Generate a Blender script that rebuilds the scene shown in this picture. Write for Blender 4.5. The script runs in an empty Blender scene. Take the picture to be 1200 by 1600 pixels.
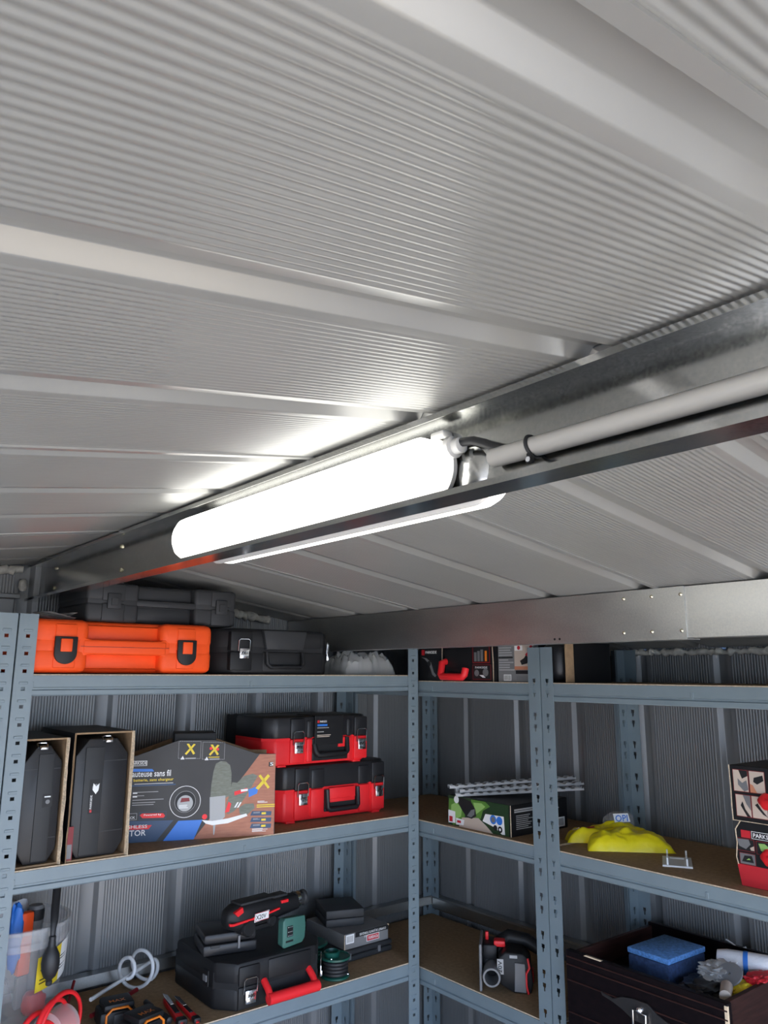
import bpy, bmesh, math, random
from mathutils import Vector, Matrix
random.seed(7)
R = math.radians
SC = bpy.context.scene
COL = SC.collection

# ------------------------------------------------------------------ camera
cd = bpy.data.cameras.new('camera')
cam = bpy.data.objects.new('camera', cd); COL.objects.link(cam); SC.camera = cam
_pt, _yaw, _roll = R(11.80345526), R(51.14153289), R(0.27095139)
F = Vector((math.cos(_pt)*math.cos(_yaw), math.cos(_pt)*math.sin(_yaw), math.sin(_pt)))
r0 = Vector((math.sin(_yaw), -math.cos(_yaw), 0)); u0 = r0.cross(F)
rr = math.cos(_roll)*r0 + math.sin(_roll)*u0; uu = -math.sin(_roll)*r0 + math.cos(_roll)*u0
M = Matrix((rr, uu, -F)).transposed().to_4x4(); M.translation = Vector((0, 0, 1.70))
cam.matrix_world = M
cd.sensor_fit = 'VERTICAL'; cd.sensor_height = 32.0
cd.lens = 32.0*1205.8/1600.0
cd.clip_start = 0.01; cd.clip_end = 200

# ------------------------------------------------------------------ world, sun, exposure
W = bpy.data.worlds.new('world'); SC.world = W; W.use_nodes = True
nt = W.node_tree; bg = nt.nodes['Background']
# clear blue sky, paler towards the horizon
_tc = nt.nodes.new('ShaderNodeTexCoord'); _sx = nt.nodes.new('ShaderNodeSeparateXYZ'); _cr = nt.nodes.new('ShaderNodeValToRGB')
nt.links.new(_tc.outputs['Generated'], _sx.inputs[0]); nt.links.new(_sx.outputs[2], _cr.inputs[0]); nt.links.new(_cr.outputs[0], bg.inputs[0])
_cr.color_ramp.elements[0].position = 0.0; _cr.color_ramp.elements[0].color = (.66, .80, 1.0, 1)
_cr.color_ramp.elements[1].position = 0.6; _cr.color_ramp.elements[1].color = (.20, .40, .90, 1)
bg.inputs[1].default_value = 3.4
sl = bpy.data.lights.new('sun', 'SUN'); sl.energy = 10.0; sl.angle = R(0.6); sl.color = (1, .91, .78)
sun = bpy.data.objects.new('sun', sl); COL.objects.link(sun)
sun.rotation_euler = (R(35), 0, R(8))          # shines in through the open doorway onto the floor
pl = bpy.data.lights.new('doorway_portal', 'AREA'); pl.shape = 'RECTANGLE'; pl.size = 2.85; pl.size_y = 1.8
pl.cycles.is_portal = True
po = bpy.data.objects.new('doorway_portal', pl); COL.objects.link(po)
po.location = (0.625, -.81, 0.9); po.rotation_euler = (R(90), 0, 0)   # points to +y
pl2 = bpy.data.lights.new('side_door_portal', 'AREA'); pl2.shape = 'RECTANGLE'; pl2.size = 1.35; pl2.size_y = 1.72
pl2.cycles.is_portal = True
po2 = bpy.data.objects.new('side_door_portal', pl2); COL.objects.link(po2)
po2.location = (-.96, 0.175, 0.86); po2.rotation_euler = (R(90), 0, R(-90))   # points to +x
LAMP_STRENGTH = 1.8
SC.view_settings.view_transform = 'Standard'; SC.view_settings.look = 'None'
SC.view_settings.exposure = 1.05; SC.view_settings.gamma = 1.0
SC.view_settings.use_curve_mapping = False
SC.cycles.max_bounces = 10; SC.cycles.diffuse_bounces = 5; SC.cycles.glossy_bounces = 4
SC.cycles.caustics_reflective = False; SC.cycles.caustics_refractive = False
SC.cycles.sample_clamp_indirect = 6

# ------------------------------------------------------------------ materials
def mat(name, col, rough=.5, metal=0., spec=.5, var=0., vscale=20., bump=0., bscale=200., emit=None, col2=None, stretch=None, rvar=0.):
    m = bpy.data.materials.new(name); m.use_nodes = True
    n = m.node_tree.nodes; l = m.node_tree.links; b = n['Principled BSDF']
    c = (*col, 1)
    b.inputs['Base Color'].default_value = c; b.inputs['Roughness'].default_value = rough
    b.inputs['Metallic'].default_value = metal; b.inputs['Specular IOR Level'].default_value = spec
    tc = n.new('ShaderNodeTexCoord'); src = tc.outputs['Object']
    if stretch:
        mp = n.new('ShaderNodeMapping'); mp.inputs['Scale'].default_value = stretch
        l.new(src, mp.inputs[0]); src = mp.outputs[0]
    if var or col2:
        t = n.new('ShaderNodeTexNoise'); t.inputs['Scale'].default_value = vscale; t.inputs['Detail'].default_value = 6
        l.new(src, t.inputs['Vector'])
        cr = n.new('ShaderNodeValToRGB'); cr.color_ramp.elements[0].position = .3; cr.color_ramp.elements[1].position = .7
        c2 = col2 or tuple(min(1, x*(1+var)) for x in col)
        c1 = col if col2 else tuple(x*(1-var) for x in col)
        cr.color_ramp.elements[0].color = (*c1, 1); cr.color_ramp.elements[1].color = (*c2, 1)
        l.new(t.outputs[0], cr.inputs[0]); l.new(cr.outputs[0], b.inputs['Base Color'])
        if rvar:
            mr = n.new('ShaderNodeMapRange'); mr.inputs[3].default_value = max(.02, rough-rvar); mr.inputs[4].default_value = min(1, rough+rvar)
            l.new(t.outputs[0], mr.inputs[0]); l.new(mr.outputs[0], b.inputs['Roughness'])
    if bump:
        t2 = n.new('ShaderNodeTexNoise'); t2.inputs['Scale'].default_value = bscale; t2.inputs['Detail'].default_value = 4
        l.new(src, t2.inputs['Vector'])
        bp = n.new('ShaderNodeBump'); bp.inputs['Strength'].default_value = bump; bp.inputs['Distance'].default_value = .002
        l.new(t2.outputs[0], bp.inputs['Height']); l.new(bp.outputs[0], b.inputs['Normal'])
    if emit:
        b.inputs['Emission Color'].default_value = (*emit[0], 1); b.inputs['Emission Strength'].default_value = emit[1]
    return m

def clear_mat(name, tint, alpha, rough=.25):
    m = bpy.data.materials.new(name); m.use_nodes = True
    n = m.node_tree.nodes; l = m.node_tree.links; b = n['Principled BSDF']
    b.inputs['Base Color'].default_value = (*tint, 1); b.inputs['Roughness'].default_value = rough
    b.inputs['Alpha'].default_value = alpha; b.inputs['Specular IOR Level'].default_value = .7
    return m

def galv(name, base=.60, rough=.17):
    """galvanised steel: faint spangle and drawn streaks in colour and gloss"""
    m = mat(name, (base, base, base*.97), rough, 1.0)
    n = m.node_tree.nodes; l = m.node_tree.links; b = n['Principled BSDF']
    tc = n.new('ShaderNodeTexCoord'); mp = n.new('ShaderNodeMapping'); mp.inputs['Scale'].default_value = (1, .35, 1)
    l.new(tc.outputs['Object'], mp.inputs[0])
    v = n.new('ShaderNodeTexNoise'); v.inputs['Scale'].default_value = 260; v.inputs['Detail'].default_value = 2
    t = n.new('ShaderNodeTexNoise'); t.inputs['Scale'].default_value = 22; t.inputs['Detail'].default_value = 8
    l.new(tc.outputs['Object'], v.inputs['Vector']); l.new(mp.outputs[0], t.inputs['Vector'])
    mx = n.new('ShaderNodeMath'); mx.operation = 'ADD'; l.new(v.outputs[0], mx.inputs[0]); l.new(t.outputs[0], mx.inputs[1])
    mr = n.new('ShaderNodeMapRange'); mr.inputs[1].default_value = .7; mr.inputs[2].default_value = 1.3
    mr.inputs[3].default_value = rough-.03; mr.inputs[4].default_value = rough+.06
    l.new(mx.outputs[0], mr.inputs[0]); l.new(mr.outputs[0], b.inputs['Roughness'])
    cr = n.new('ShaderNodeValToRGB')
    cr.color_ramp.elements[0].position = .35; cr.color_ramp.elements[1].position = .65
    cr.color_ramp.elements[0].color = (base*.9, base*.91, base*.9, 1); cr.color_ramp.elements[1].color = (base*1.1, base*1.1, base*1.05, 1)
    hf = n.new('ShaderNodeMath'); hf.operation = 'MULTIPLY'; hf.inputs[1].default_value = .5; l.new(mx.outputs[0], hf.inputs[0])
    l.new(hf.outputs[0], cr.inputs[0]); l.new(cr.outputs[0], b.inputs['Base Color'])
    return m

MT = dict(
    roof=mat('roof_paint', (.335, .335, .32), .30, .35, .5, var=.04, vscale=6, rvar=.03),
    wall=mat('wall_paint', (.18, .183, .185), .34, .15, .5, var=.05, vscale=5, rvar=.05),
    galv=galv('galvanised_steel'),
    galv_b=galv('galvanised_beam', .62, .36),
    galv_d=galv('galvanised_steel_dull', .42, .35),
    floor=mat('concrete', (.38, .34, .285), .85, var=.2, vscale=4, bump=.3, bscale=60),
    ground=mat('gravel_ground', (.42, .38, .31), .95, var=.25, vscale=8),
    foam=mat('expanding_foam', (.55, .53, .47), .9, var=.25, vscale=60, bump=.6, bscale=120),
    shelf=mat('blue_grey_steel', (.185, .235, .262), .38, .0, .5, var=.06, vscale=14, bump=.04, bscale=500),
    board=mat('hardboard', (.42, .285, .165), .8, spec=.15, col2=(.31, .21, .12), vscale=90, bump=.08, bscale=300),
    board_edge=mat('hardboard_edge', (.62, .50, .36), .8, var=.2, vscale=150),
    lampbody=mat('white_plastic', (.72, .71, .68), .45),
    diffuser=mat('lit_diffuser', (.9, .9, .88), .4, emit=((1, .985, .93), LAMP_STRENGTH)),
    conduit=mat('grey_pvc', (.60, .58, .53), .38),
    rubber=mat('black_rubber', (.02, .02, .022), .5),
    chrome=mat('bright_steel', (.80, .80, .80), .16, 1.0),
    brass=mat('zinc_bolt', (.75, .70, .52), .25, 1.0),
    blk=mat('black_plastic', (.014, .014, .015), .48, spec=.3, bump=.08, bscale=900),
    blk_s=mat('black_plastic_satin', (.018, .018, .020), .36, spec=.35),
    gry=mat('dark_grey_plastic', (.034, .035, .037), .5, spec=.3, bump=.1, bscale=900),
    mid=mat('mid_grey_plastic', (.17, .17, .175), .45),
    org=mat('orange_plastic', (.98, .10, .018), .45, spec=.25, bump=.05, bscale=700),
    org2=mat('orange_trim', (.85, .22, .02), .4),
    red=mat('red_plastic', (.86, .024, .030), .40, spec=.35),
    reddk=mat('dark_red', (.20, .008, .012), .5),
    green=mat('dark_green_plastic', (.01, .085, .062), .35),
    green2=mat('battery_green', (.055, .16, .13), .45),
    cardb=mat('cardboard_black', (.011, .011, .012), .45, spec=.3),
    cardg=mat('cardboard_charcoal', (.052, .05, .05), .5, spec=.3, var=.1, vscale=10),
    cardgr=mat('cardboard_grey', (.20, .20, .20), .5),
    brown=mat('raw_cardboard', (.33, .215, .12), .85, var=.15, vscale=60),
    tan=mat('cardboard_edge', (.62, .49, .34), .85, var=.25, vscale=200),
    white=mat('white_print', (.86, .86, .85), .5),
    lgrey=mat('light_grey_print', (.42, .42, .42), .5),
    dgrey=mat('dark_grey_print', (.016, .016, .017), .5, spec=.3),
    yel=mat('yellow_print', (.83, .62, .03), .5),
    blue=mat('blue_print', (.03, .19, .66), .45),
    navy=mat('navy_print', (.018, .055, .13), .45),
    wood=mat('wood_print', (.36, .125, .07), .5, col2=(.46, .18, .10), vscale=30, stretch=(1, 1, 6)),
    olive=mat('olive_print', (.13, .14, .10), .5, col2=(.20, .21, .17), vscale=60, stretch=(1, 1, 4)),
    lime=mat('lime_print', (.30, .52, .14), .5),
    lime2=mat('mid_green_print', (.10, .24, .035), .5),
    dgreen=mat('forest_print', (.015, .045, .015), .5),
    pink=mat('beige_print', (.55, .45, .37), .5),
    skin=mat('terracotta_print', (.55, .22, .12), .5),
    redp=mat('red_print', (.55, .02, .03), .45),
    bucket=clear_mat('clear_polypropylene', (.66, .67, .68), .27, .22),
    film=clear_mat('clear_film', (.72, .72, .70), .42, .16),
    film3=clear_mat('milky_film', (.80, .79, .77), .8, .2),
    film2=clear_mat('clear_blister', (.8, .8, .8), .22, .1),
    yfilm=mat('yellow_film', (.96, .80, .015), .32, bump=.5, bscale=45),
    sponge=mat('blue_sponge_pad', (.09, .24, .54), .95, var=.35, vscale=160, bump=.9, bscale=260),
    sponge2=mat('dark_blue_sponge', (.02, .045, .115), .9, var=.3, vscale=120, bump=.6, bscale=300),
    dwood=mat('dark_stained_wood', (.0040, .0028, .0038), .4, spec=.16, col2=(.009, .005, .006), vscale=12, stretch=(4, 1, 8)),
    dwood2=mat('reddish_stained_wood', (.022, .009, .008), .45, spec=.25, col2=(.05, .02, .016), vscale=14, stretch=(1, 1, 9)),
    rawwood=mat('chipped_wood', (.7, .55, .38), .8),
    cloth=mat('white_cloth', (.72, .72, .74), .9, bump=.5, bscale=180),
    wht=mat('white_coated_steel', (.78, .78, .78), .35),
    whtp=mat('white_pvc', (.36, .36, .355), .4),
    ants=mat('antique_metal', (.09, .085, .085), .35, .8),
)

# ------------------------------------------------------------------ mesh building
TXT = {}
def text_mesh(s):
    if s not in TXT:
        cu = bpy.data.curves.new('txt', 'FONT'); cu.body = s; cu.size = 1; cu.resolution_u = 2; cu.offset = .012
        o = bpy.data.objects.new('txt', cu); me = o.to_mesh()
        vs = [Vector(v.co) for v in me.vertices]; fs = [tuple(p.vertices) for p in me.polygons]
        o.to_mesh_clear(); bpy.data.objects.remove(o); bpy.data.curves.remove(cu)
        x0 = min(v.x for v in vs); x1 = max(v.x for v in vs); y0 = min(v.y for v in vs); y1 = max(v.y for v in vs)
        TXT[s] = ([Vector(((v.x-x0)/(x1-x0), (v.y-y0)/(y1-y0), 0)) for v in vs], fs)
    return TXT[s]

class B:
    def __init__(s): s.v = []; s.f = []; s.m = []
    def add(s, vs, fs, mi=0):
        o = len(s.v); s.v += [tuple(v) for v in vs]; s.f += [tuple(i+o for i in f) for f in fs]; s.m += [mi]*len(fs)
        return s
    def bm(s, bm, mi=0, mtx=None):
        if mtx is not None: bm.transform(mtx)
        bm.verts.index_update()
        s.add([v.co for v in bm.verts], [[v.index for v in f.verts] for f in bm.faces], mi); bm.free(); return s
    def box(s, c, d, bev=0, mi=0, rot=None, seg=2, taper=None):
        b = bmesh.new(); bmesh.ops.create_cube(b, size=1)
        for v in b.verts:
            k = taper if (taper and v.co.z > 0) else (1, 1)
            v.co = Vector((v.co.x*d[0]*k[0], v.co.y*d[1]*k[1], v.co.z*d[2]))
        if bev: bmesh.ops.bevel(b, geom=b.edges[:], offset=min(bev, min(d)*.49), segments=seg, affect='EDGES', profile=.5)
        m = Matrix.Translation(c)
        if rot: m = m @ Matrix.Rotation(R(rot[2]), 4, 'Z') @ Matrix.Rotation(R(rot[1]), 4, 'Y') @ Matrix.Rotation(R(rot[0]), 4, 'X')
        return s.bm(b, mi, m)
    def span(s, a, b, bev=0, mi=0, seg=2, taper=None):
        return s.box([(p+q)/2 for p, q in zip(a, b)], [abs(q-p) for p, q in zip(a, b)], bev, mi, None, seg, taper)
    def prism(s, poly, a, b, axis='y', bev=0, mi=0):
        """poly in the plane across axis, extruded from a to b (x: (y,z); y: (x,z); z: (x,y))"""
        f = {'x': lambda p, h: (h, p[0], p[1]), 'y': lambda p, h: (p[0], h, p[1]), 'z': lambda p, h: (p[0], p[1], h)}[axis]
        bm = bmesh.new(); A = [bm.verts.new(f(p, a)) for p in poly]; Bv = [bm.verts.new(f(p, b)) for p in poly]; n = len(poly)
        bm.faces.new(A[::-1]); bm.faces.new(Bv)
        for i in range(n): bm.faces.new((A[i], A[(i+1) % n], Bv[(i+1) % n], Bv[i]))
        bmesh.ops.recalc_face_normals(bm, faces=bm.faces[:])
        if bev: bmesh.ops.bevel(bm, geom=bm.edges[:], offset=bev, segments=2, affect='EDGES', profile=.5)
        return s.bm(bm, mi)
    def flat(s, poly, y, mi=0, flip=False):
        """flat print facing -y"""
        vs = [(p[0], y, p[1]) for p in poly]
        return s.add(vs, [list(range(len(vs)))], mi)
    def rect(s, x0, z0, x1, z1, y, mi=0): return s.flat([(x0, z0), (x1, z0), (x1, z1), (x0, z1)], y, mi)
    def disc(s, cx, cz, r, y, mi=0, n=24, r2=None): return s.flat([(cx+r*math.cos(2*math.pi*i/n), cz+(r2 or r)*math.sin(2*math.pi*i/n)) for i in range(n)], y, mi)
    def frame(s, x0, z0, x1, z1, t, y, mi=0):
        s.rect(x0, z0, x1, z0+t, y, mi); s.rect(x0, z1-t, x1, z1, y, mi); s.rect(x0, z0+t, x0+t, z1-t, y, mi); return s.rect(x1-t, z0+t, x1, z1-t, y, mi)
    def text(s, t, o, u, v, w, h, mi=0):
        vs, fs = text_mesh(t); o = Vector(o); u = Vector(u)*w; v = Vector(v)*h
        return s.add([o+u*p.x+v*p.y for p in vs], fs, mi)
    def ftext(s, t, x, z, w, h, y, mi=0): return s.text(t, (x, y, z), (1, 0, 0), (0, 0, 1), w, h, mi)
    def tube(s, pts, r, n=8, closed=False, mi=0, cap=True, flat=None):
        pts = [Vector(p) for p in pts]; N = len(pts); vs = []; fs = []
        t0 = (pts[1]-pts[0]).normalized(); up = Vector((0, 0, 1)) if abs(t0.z) < .9 else Vector((1, 0, 0))
        nv = (up - t0*up.dot(t0)).normalized()
        for i in range(N):
            a = pts[i-1] if (i or closed) else pts[0]; b = pts[(i+1) % N] if (i < N-1 or closed) else pts[-1]
            t = (b-a).normalized(); nv = (nv - t*nv.dot(t)).normalized(); bv = t.cross(nv)
            ri = r[i] if isinstance(r, (list, tuple)) else r
            fl = flat or 1
            for k in range(n):
                an = 2*math.pi*k/n; vs.append(pts[i] + nv*math.cos(an)*ri + bv*math.sin(an)*ri*fl)
        for i in range(N if closed else N-1):
            for k in range(n):
                j = (i+1) % N; fs.append((i*n+k, i*n+(k+1) % n, j*n+(k+1) % n, j*n+k))
        if cap and not closed: fs.append(tuple(range(n))[::-1]); fs.append(tuple((N-1)*n+k for k in range(n)))
        return s.add(vs, fs, mi)
    def lathe(s, prof, c=(0, 0, 0), n=24, mi=0, axis='z', cap=True):
        vs = []; fs = []; P = len(prof)
        for k in range(n):
            a = 2*math.pi*k/n
            for r, h in prof:
                p = (r*math.cos(a), r*math.sin(a), h)
                if axis == 'y': p = (p[0], p[2], p[1])
                if axis == 'x': p = (p[2], p[0], p[1])
                vs.append((p[0]+c[0], p[1]+c[1], p[2]+c[2]))
        for k in range(n):
            j = (k+1) % n
            for i in range(P-1): fs.append((k*P+i, j*P+i, j*P+i+1, k*P+i+1))
        if cap:
            if prof[0][0] > 1e-6: fs.append(tuple(k*P for k in range(n))[::-1])
            if prof[-1][0] > 1e-6: fs.append(tuple(k*P+P-1 for k in range(n)))
        return s.add(vs, fs, mi)
    def lump(s, c, d, seed=0, amp=.25, sub=3, freq=3., mi=0, floor=None, rz=0, ridge=False):
        from mathutils import noise
        b = bmesh.new(); bmesh.ops.create_icosphere(b, subdivisions=sub, radius=1)
        of = Vector((seed*3.7, seed*1.9, seed*5.1)); ca, sa = math.cos(R(rz)), math.sin(R(rz))
        for v in b.verts:
            p = v.co.copy(); q = noise.noise(p*freq+of)
            if ridge: q = (abs(noise.noise(p*freq+of))*2-.5) + .4*abs(noise.noise(p*freq*2.3+of))
            p *= 1+amp*q
            # square the ball off a little so that it reads as a pouch
            p = Vector([math.copysign(abs(t)**.75, t) for t in p])
            x, y, z = p.x*d[0]/2, p.y*d[1]/2, p.z*d[2]/2
            v.co = Vector((x*ca-y*sa+c[0], x*sa+y*ca+c[1], z+c[2]))
            if floor is not None and v.co.z < floor: v.co.z = floor
        return s.bm(b, mi)
    def build(s, name, mats, parent=None, smooth=None, **props):
        me = bpy.data.meshes.new(name); me.from_pydata(s.v, [], s.f)
        for m in (mats if isinstance(mats, (list, tuple)) else [mats]): me.materials.append(MT[m] if isinstance(m, str) else m)
        me.polygons.foreach_set('material_index', s.m)
        if smooth:
            me.polygons.foreach_set('use_smooth', [True]*len(s.f)); me.update(); me.set_sharp_from_angle(angle=R(smooth))
        me.update()
        o = bpy.data.objects.new(name, me); COL.objects.link(o)
        if parent is not None: o.parent = parent
        for k, v in props.items(): o[k] = v
        return o

def thing(name, label, cat, loc=(0, 0, 0), rz=0, group=None):
    o = bpy.data.objects.new(name, None); COL.objects.link(o); o.empty_display_size = .02
    o.location = loc; o.rotation_euler = (0, 0, R(rz)); o['label'] = label; o['category'] = cat
    if group: o['group'] = group
    return o
def copy_thing(src, loc, rz, label):
    c = src.copy(); COL.objects.link(c); c.location = loc; c.rotation_euler = (0, 0, R(rz)); c['label'] = label
    for ch in list(src.children):
        d = ch.copy(); COL.objects.link(d); d.parent = c
        for g in list(ch.children):
            e = g.copy(); COL.objects.link(e); e.parent = d
    return c
def struct_empty(name):
    o = bpy.data.objects.new(name, None); COL.objects.link(o); o['kind'] = 'structure'; return o

# ------------------------------------------------------------------ shed shell
PITCH = .26
def profile(npan, corr=True, ampl=.0006, waves=24, lap=True):
    """cross-section of ribbed sheet: list of (s, depth outward)"""
    P = []
    if lap: P += [(-.012, .002), (-.0121, -.0032), (-.001, -.0032)]
    for k in range(npan):
        o = k*PITCH
        P += [(o, 0), (o+.003, .013), (o+.0295, .013), (o+.0318, .0123), (o+.0412, .0008), (o+.0436, 0), (o+.054, 0)]
        if corr:
            n = waves*6
            for i in range(1, n):
                P.append((o+.054+.196*i/n, ampl*.9*(math.cos(2*math.pi*i/6)-1)))
        P += [(o+.250, 0), (o+PITCH-.0005, 0)]
    return P
def sheet(name, parent, prof, place, m):
    """place(s, depth) -> (p0, p1): both ends of the sheet along its ribs"""
    b = B(); vs = []; fs = []
    for s, d in prof:
        p, q = place(s, d); vs += [p, q]
    for i in range(len(prof)-1): fs.append((2*i, 2*i+1, 2*i+3, 2*i+2))
    b.add(vs, fs); return b.build(name, m, parent, smooth=50)

ZR, XR = 2.0155, .63
def zroof(x): return ZR - .149*(XR-x) if x < XR else ZR - .150*(x-XR)
ceiling = struct_empty('ceiling')
for y, n in ((-.892, 1), (-.632, 3), (.148, 3), (.928, 3), (1.708, 3)):
    pf = [p for p in profile(n) if y + p[0] < 2.448]
    sheet('roof_panel', ceiling, pf, lambda s, d: ((-.96, y+s, zroof(-.96)+d), (XR-.002, y+s, zroof(XR-.002)+d)), 'roof')
    pf2 = [p for p in profile(n) if y + .005 + p[0] < 2.448]
    sheet('roof_panel', ceiling, pf2, lambda s, d: ((XR+.002, y+.005+s, zroof(XR+.002)+d), (2.21, y+.005+s, zroof(2.21)+d)), 'roof')
b = B(); b.add([(.45, -.86, 2.035-.149*.18+.0), (XR, -.86, 2.037), (.81, -.86, 2.035-.149*.18), (.45, 2.45, 2.035-.149*.18), (XR, 2.45, 2.037), (.81, 2.45, 2.035-.149*.18)], [(0, 1, 4, 3), (1, 2, 5, 4)])
b.build('ridge_cap', 'roof', ceiling)

YG, XS, XL, YF = 2.42, 2.20, -.95, -.80
wall_back = struct_empty('wall_back')
x = .842 - 7*PITCH
while x < 2.19:
    n = 3
    pf = [p for p in profile(n) if x+p[0] < 2.205]
    sheet('wall_panel', wall_back, pf, lambda s, d: ((x+s, YG+d, 0), (x+s, YG+d, zroof(x+s)+.016)), 'wall')
    x += .78
wall_right = struct_empty('wall_right')
y = 2.186 - 12*PITCH
while y < 2.42:
    pf = [p for p in profile(3) if YF-.01 < y+p[0] < 2.425]
    sheet('wall_panel', wall_right, pf, lambda s, d: ((XS+d, y+s, 0), (XS+d, y+s, zroof(XS)+.016)), 'wall')
    y += .78
wall_left = struct_empty('wall_left')
SY0, SY1, SZ = -.50, .85, 1.72        # side doorway, also open
def left(y0, y1, zl):
    pf = [p for p in profile(9, corr=False, lap=False) if y0 <= y0+p[0] <= y1] + [(y1-y0, 0)]
    sheet('wall_panel', wall_left, pf, lambda s, d: ((XL-d, y0+s, zl), (XL-d, y0+s, zroof(XL)+.016)), 'wall')
left(YF-.005, SY0, 0); left(SY1, 2.425, 0); left(SY0, SY1, SZ)
# front gable with the open doorway the daylight comes through
wall_front = struct_empty('wall_front')
DX0, DX1, DZ = -.80, 2.05, 1.80
def front(x0, x1, zl):
    pf = [p for p in profile(9, corr=False, lap=False) if x0 <= x0+p[0] <= x1] + [(x1-x0, 0)]
    sheet('wall_panel', wall_front, pf, lambda s, d: ((x0+s, YF-d, zl), (x0+s, YF-d, zroof(x0+s)+.016)), 'wall')
front(XL-.005, DX0, 0); front(DX1, XS+.005, 0); front(DX0, DX1, DZ)
b = B(); b.span((DX0-.03, YF-.02, 0), (DX0+.012, YF+.03, DZ)); b.span((DX1-.012, YF-.02, 0), (DX1+.03, YF+.03, DZ)); b.span((DX0-.03, YF-.02, DZ-.012), (DX1+.03, YF+.03, DZ+.03))
b.build('trim_1', 'galv_d', kind='structure')
b = B(); b.span((XL-.02, YF-.02, -.05), (XS+.02, YG+.02, 0)); b.build('floor', 'floor', kind='structure')
b = B(); b.add([(-25, -30, -.06), (25, -30, -.06), (25, 20, -.06), (-25, 20, -.06)], [(0, 1, 2, 3)]); b.build('ground', 'ground', kind='structure')

# expanding-foam beads where the roof meets the walls
def foam(name, pts, r0, r1, seed):
    rnd = random.Random(seed); b = B(); P = []; RR = []
    for a, c in zip(pts[:-1], pts[1:]):
        a, c = Vector(a), Vector(c); n = max(2, int((c-a).length/.008))
        for i in range(n):
            P.append(a.lerp(c, i/n)+Vector((rnd.uniform(-.002, .002), rnd.uniform(-.002, .002), rnd.uniform(-.003, .003)))); RR.append(rnd.uniform(r0, r1))
    b.tube(P, RR, 8); return b.build(name, 'foam', smooth=80, kind='structure')
foam('trim_2', [(XS-.008, 1.75, 1.768), (XS-.008, .3, 1.764)], .005, .013, 3)
foam('trim_3', [(-.90, YG-.008, zroof(-.90)-.012), (.595, YG-.008, zroof(.595)-.014)], .010, .017, 4)
foam('trim_4', [(.66, YG-.008, zroof(.66)-.016), (.95, YG-.006, zroof(.95)-.016)], .004, .009, 5)
foam('trim_5', [(1.19, YG-.01, zroof(1.19)-.018), (1.42, YG-.01, zroof(1.42)-.014)], .010, .019, 6)
# wall rails, a C section each
b = B(); b.prism([(2.38, .835), (2.382, .862), (2.418, .862), (2.418, .857), (2.387, .857), (2.385, .838), (2.418, .838), (2.418, .833), (2.38, .833)], -.9, 2.19, 'x'); b.build('trim_6', 'galv_d', kind='structure')
b = B(); b.prism([(2.198, .818), (2.166, .818), (2.164, .822), (2.164, .856), (2.168, .862), (2.198, .862)], -.78, 2.378, 'y'); b.build('trim_7', 'galv_d', kind='structure')
# gable bracing at the far left end of the ridge
b = B(); b.span((.30, 2.385, 1.905), (.582, 2.418, 1.918), .002); b.span((.30, 2.395, 1.80), (.57, 2.418, 1.905), .003)
b.build('trim_8', 'wall', kind='structure')
b = B(); b.lump((.588, 2.40, 1.945), (.022, .03, .035), 4, .3); b.build('trim_9', 'foam', kind='structure', smooth=80)

# ------------------------------------------------------------------ ridge beam
t = thing('ridge_beam', 'long galvanised C-shaped steel beam carrying the lamp under the roof ridge', 'beam', (.60, 0, 1.9005))
y0, y1 = -.79, 2.415
b = B(); b.prism([(0, 0), (0, .0075), (.0016, .0075), (.0016, .0016), (.0404, .0016), (.0404, .1034), (.0016, .1034), (.0016, .0975), (0, .0975), (0, .105), (.042, .105), (.042, 0)], y0, y1, 'y')
b.build('channel', 'galv', t, smooth=20)
bo = B(); bo.lathe([(.0001, -.004), (.0045, -.004), (.005, -.0015), (.005, .0)], (0, 0, 0), 8, axis='x')
first = None
for yy, zz in ((1.77, .086), (1.76, .030), (2.27, .086), (2.27, .03)):
    o = bo.build('bolt', 'brass', t, smooth=30) if first is None else first.copy()
    if first is not None: COL.objects.link(o); o.parent = t
    first = first or o; o.location = (.0404, yy, zz)
b = B(); b.lathe([(.030, 0), (.024, -.003), (.014, -.006), (.0001, -.007)], (.0402, .630, .036), 24, axis='x', cap=False); b.build('reflection_dome', 'galv', t, smooth=80)  # shallow dome standing in for the lamp's reflection on the web
sc = B(); sc.lathe([(.0001, -.003), (.003, -.0025), (.0042, 0)], (0, 0, 0), 8, axis='x')
first = None
for yy in (.60, .62, .36, .98, 1.5):
    o = sc.build('screw', 'chrome', t, smooth=60) if first is None else first.copy()
    if first is not None: COL.objects.link(o); o.parent = t
    first = first or o; o.location = (.014, yy, .1033); o.rotation_euler = (0, R(90), 0)

# ------------------------------------------------------------------ lamps
def rrect(w, h, r, n=8):
    P = []
    for cx, cy, a0 in ((w/2-r, h/2-r, 0), (-w/2+r, h/2-r, 90), (-w/2+r, -h/2+r, 180), (w/2-r, -h/2+r, 270)):
        for i in range(n+1):
            a = R(a0+90*i/n); P.append((cx+r*math.cos(a), cy+r*math.sin(a)))
    return P
def stack(b, rings, mi=0, ax='x', cap=True):
    """loft through rings [(outline, depth)], outline in (y,z)"""
    n = len(rings[0][0]); vs = []; fs = []
    for o, d in rings: vs += [(d, p[0], p[1]) if ax == 'x' else ((p[0], d, p[1]) if ax == 'y' else (p[0], p[1], d)) for p in o]
    for i in range(len(rings)-1):
        for k in range(n): fs.append((i*n+k, i*n+(k+1) % n, (i+1)*n+(k+1) % n, (i+1)*n+k))
    if cap: fs += [tuple(range(n))[::-1], tuple((len(rings)-1)*n+k for k in range(n))]
    b.add(vs, fs, mi)
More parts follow.
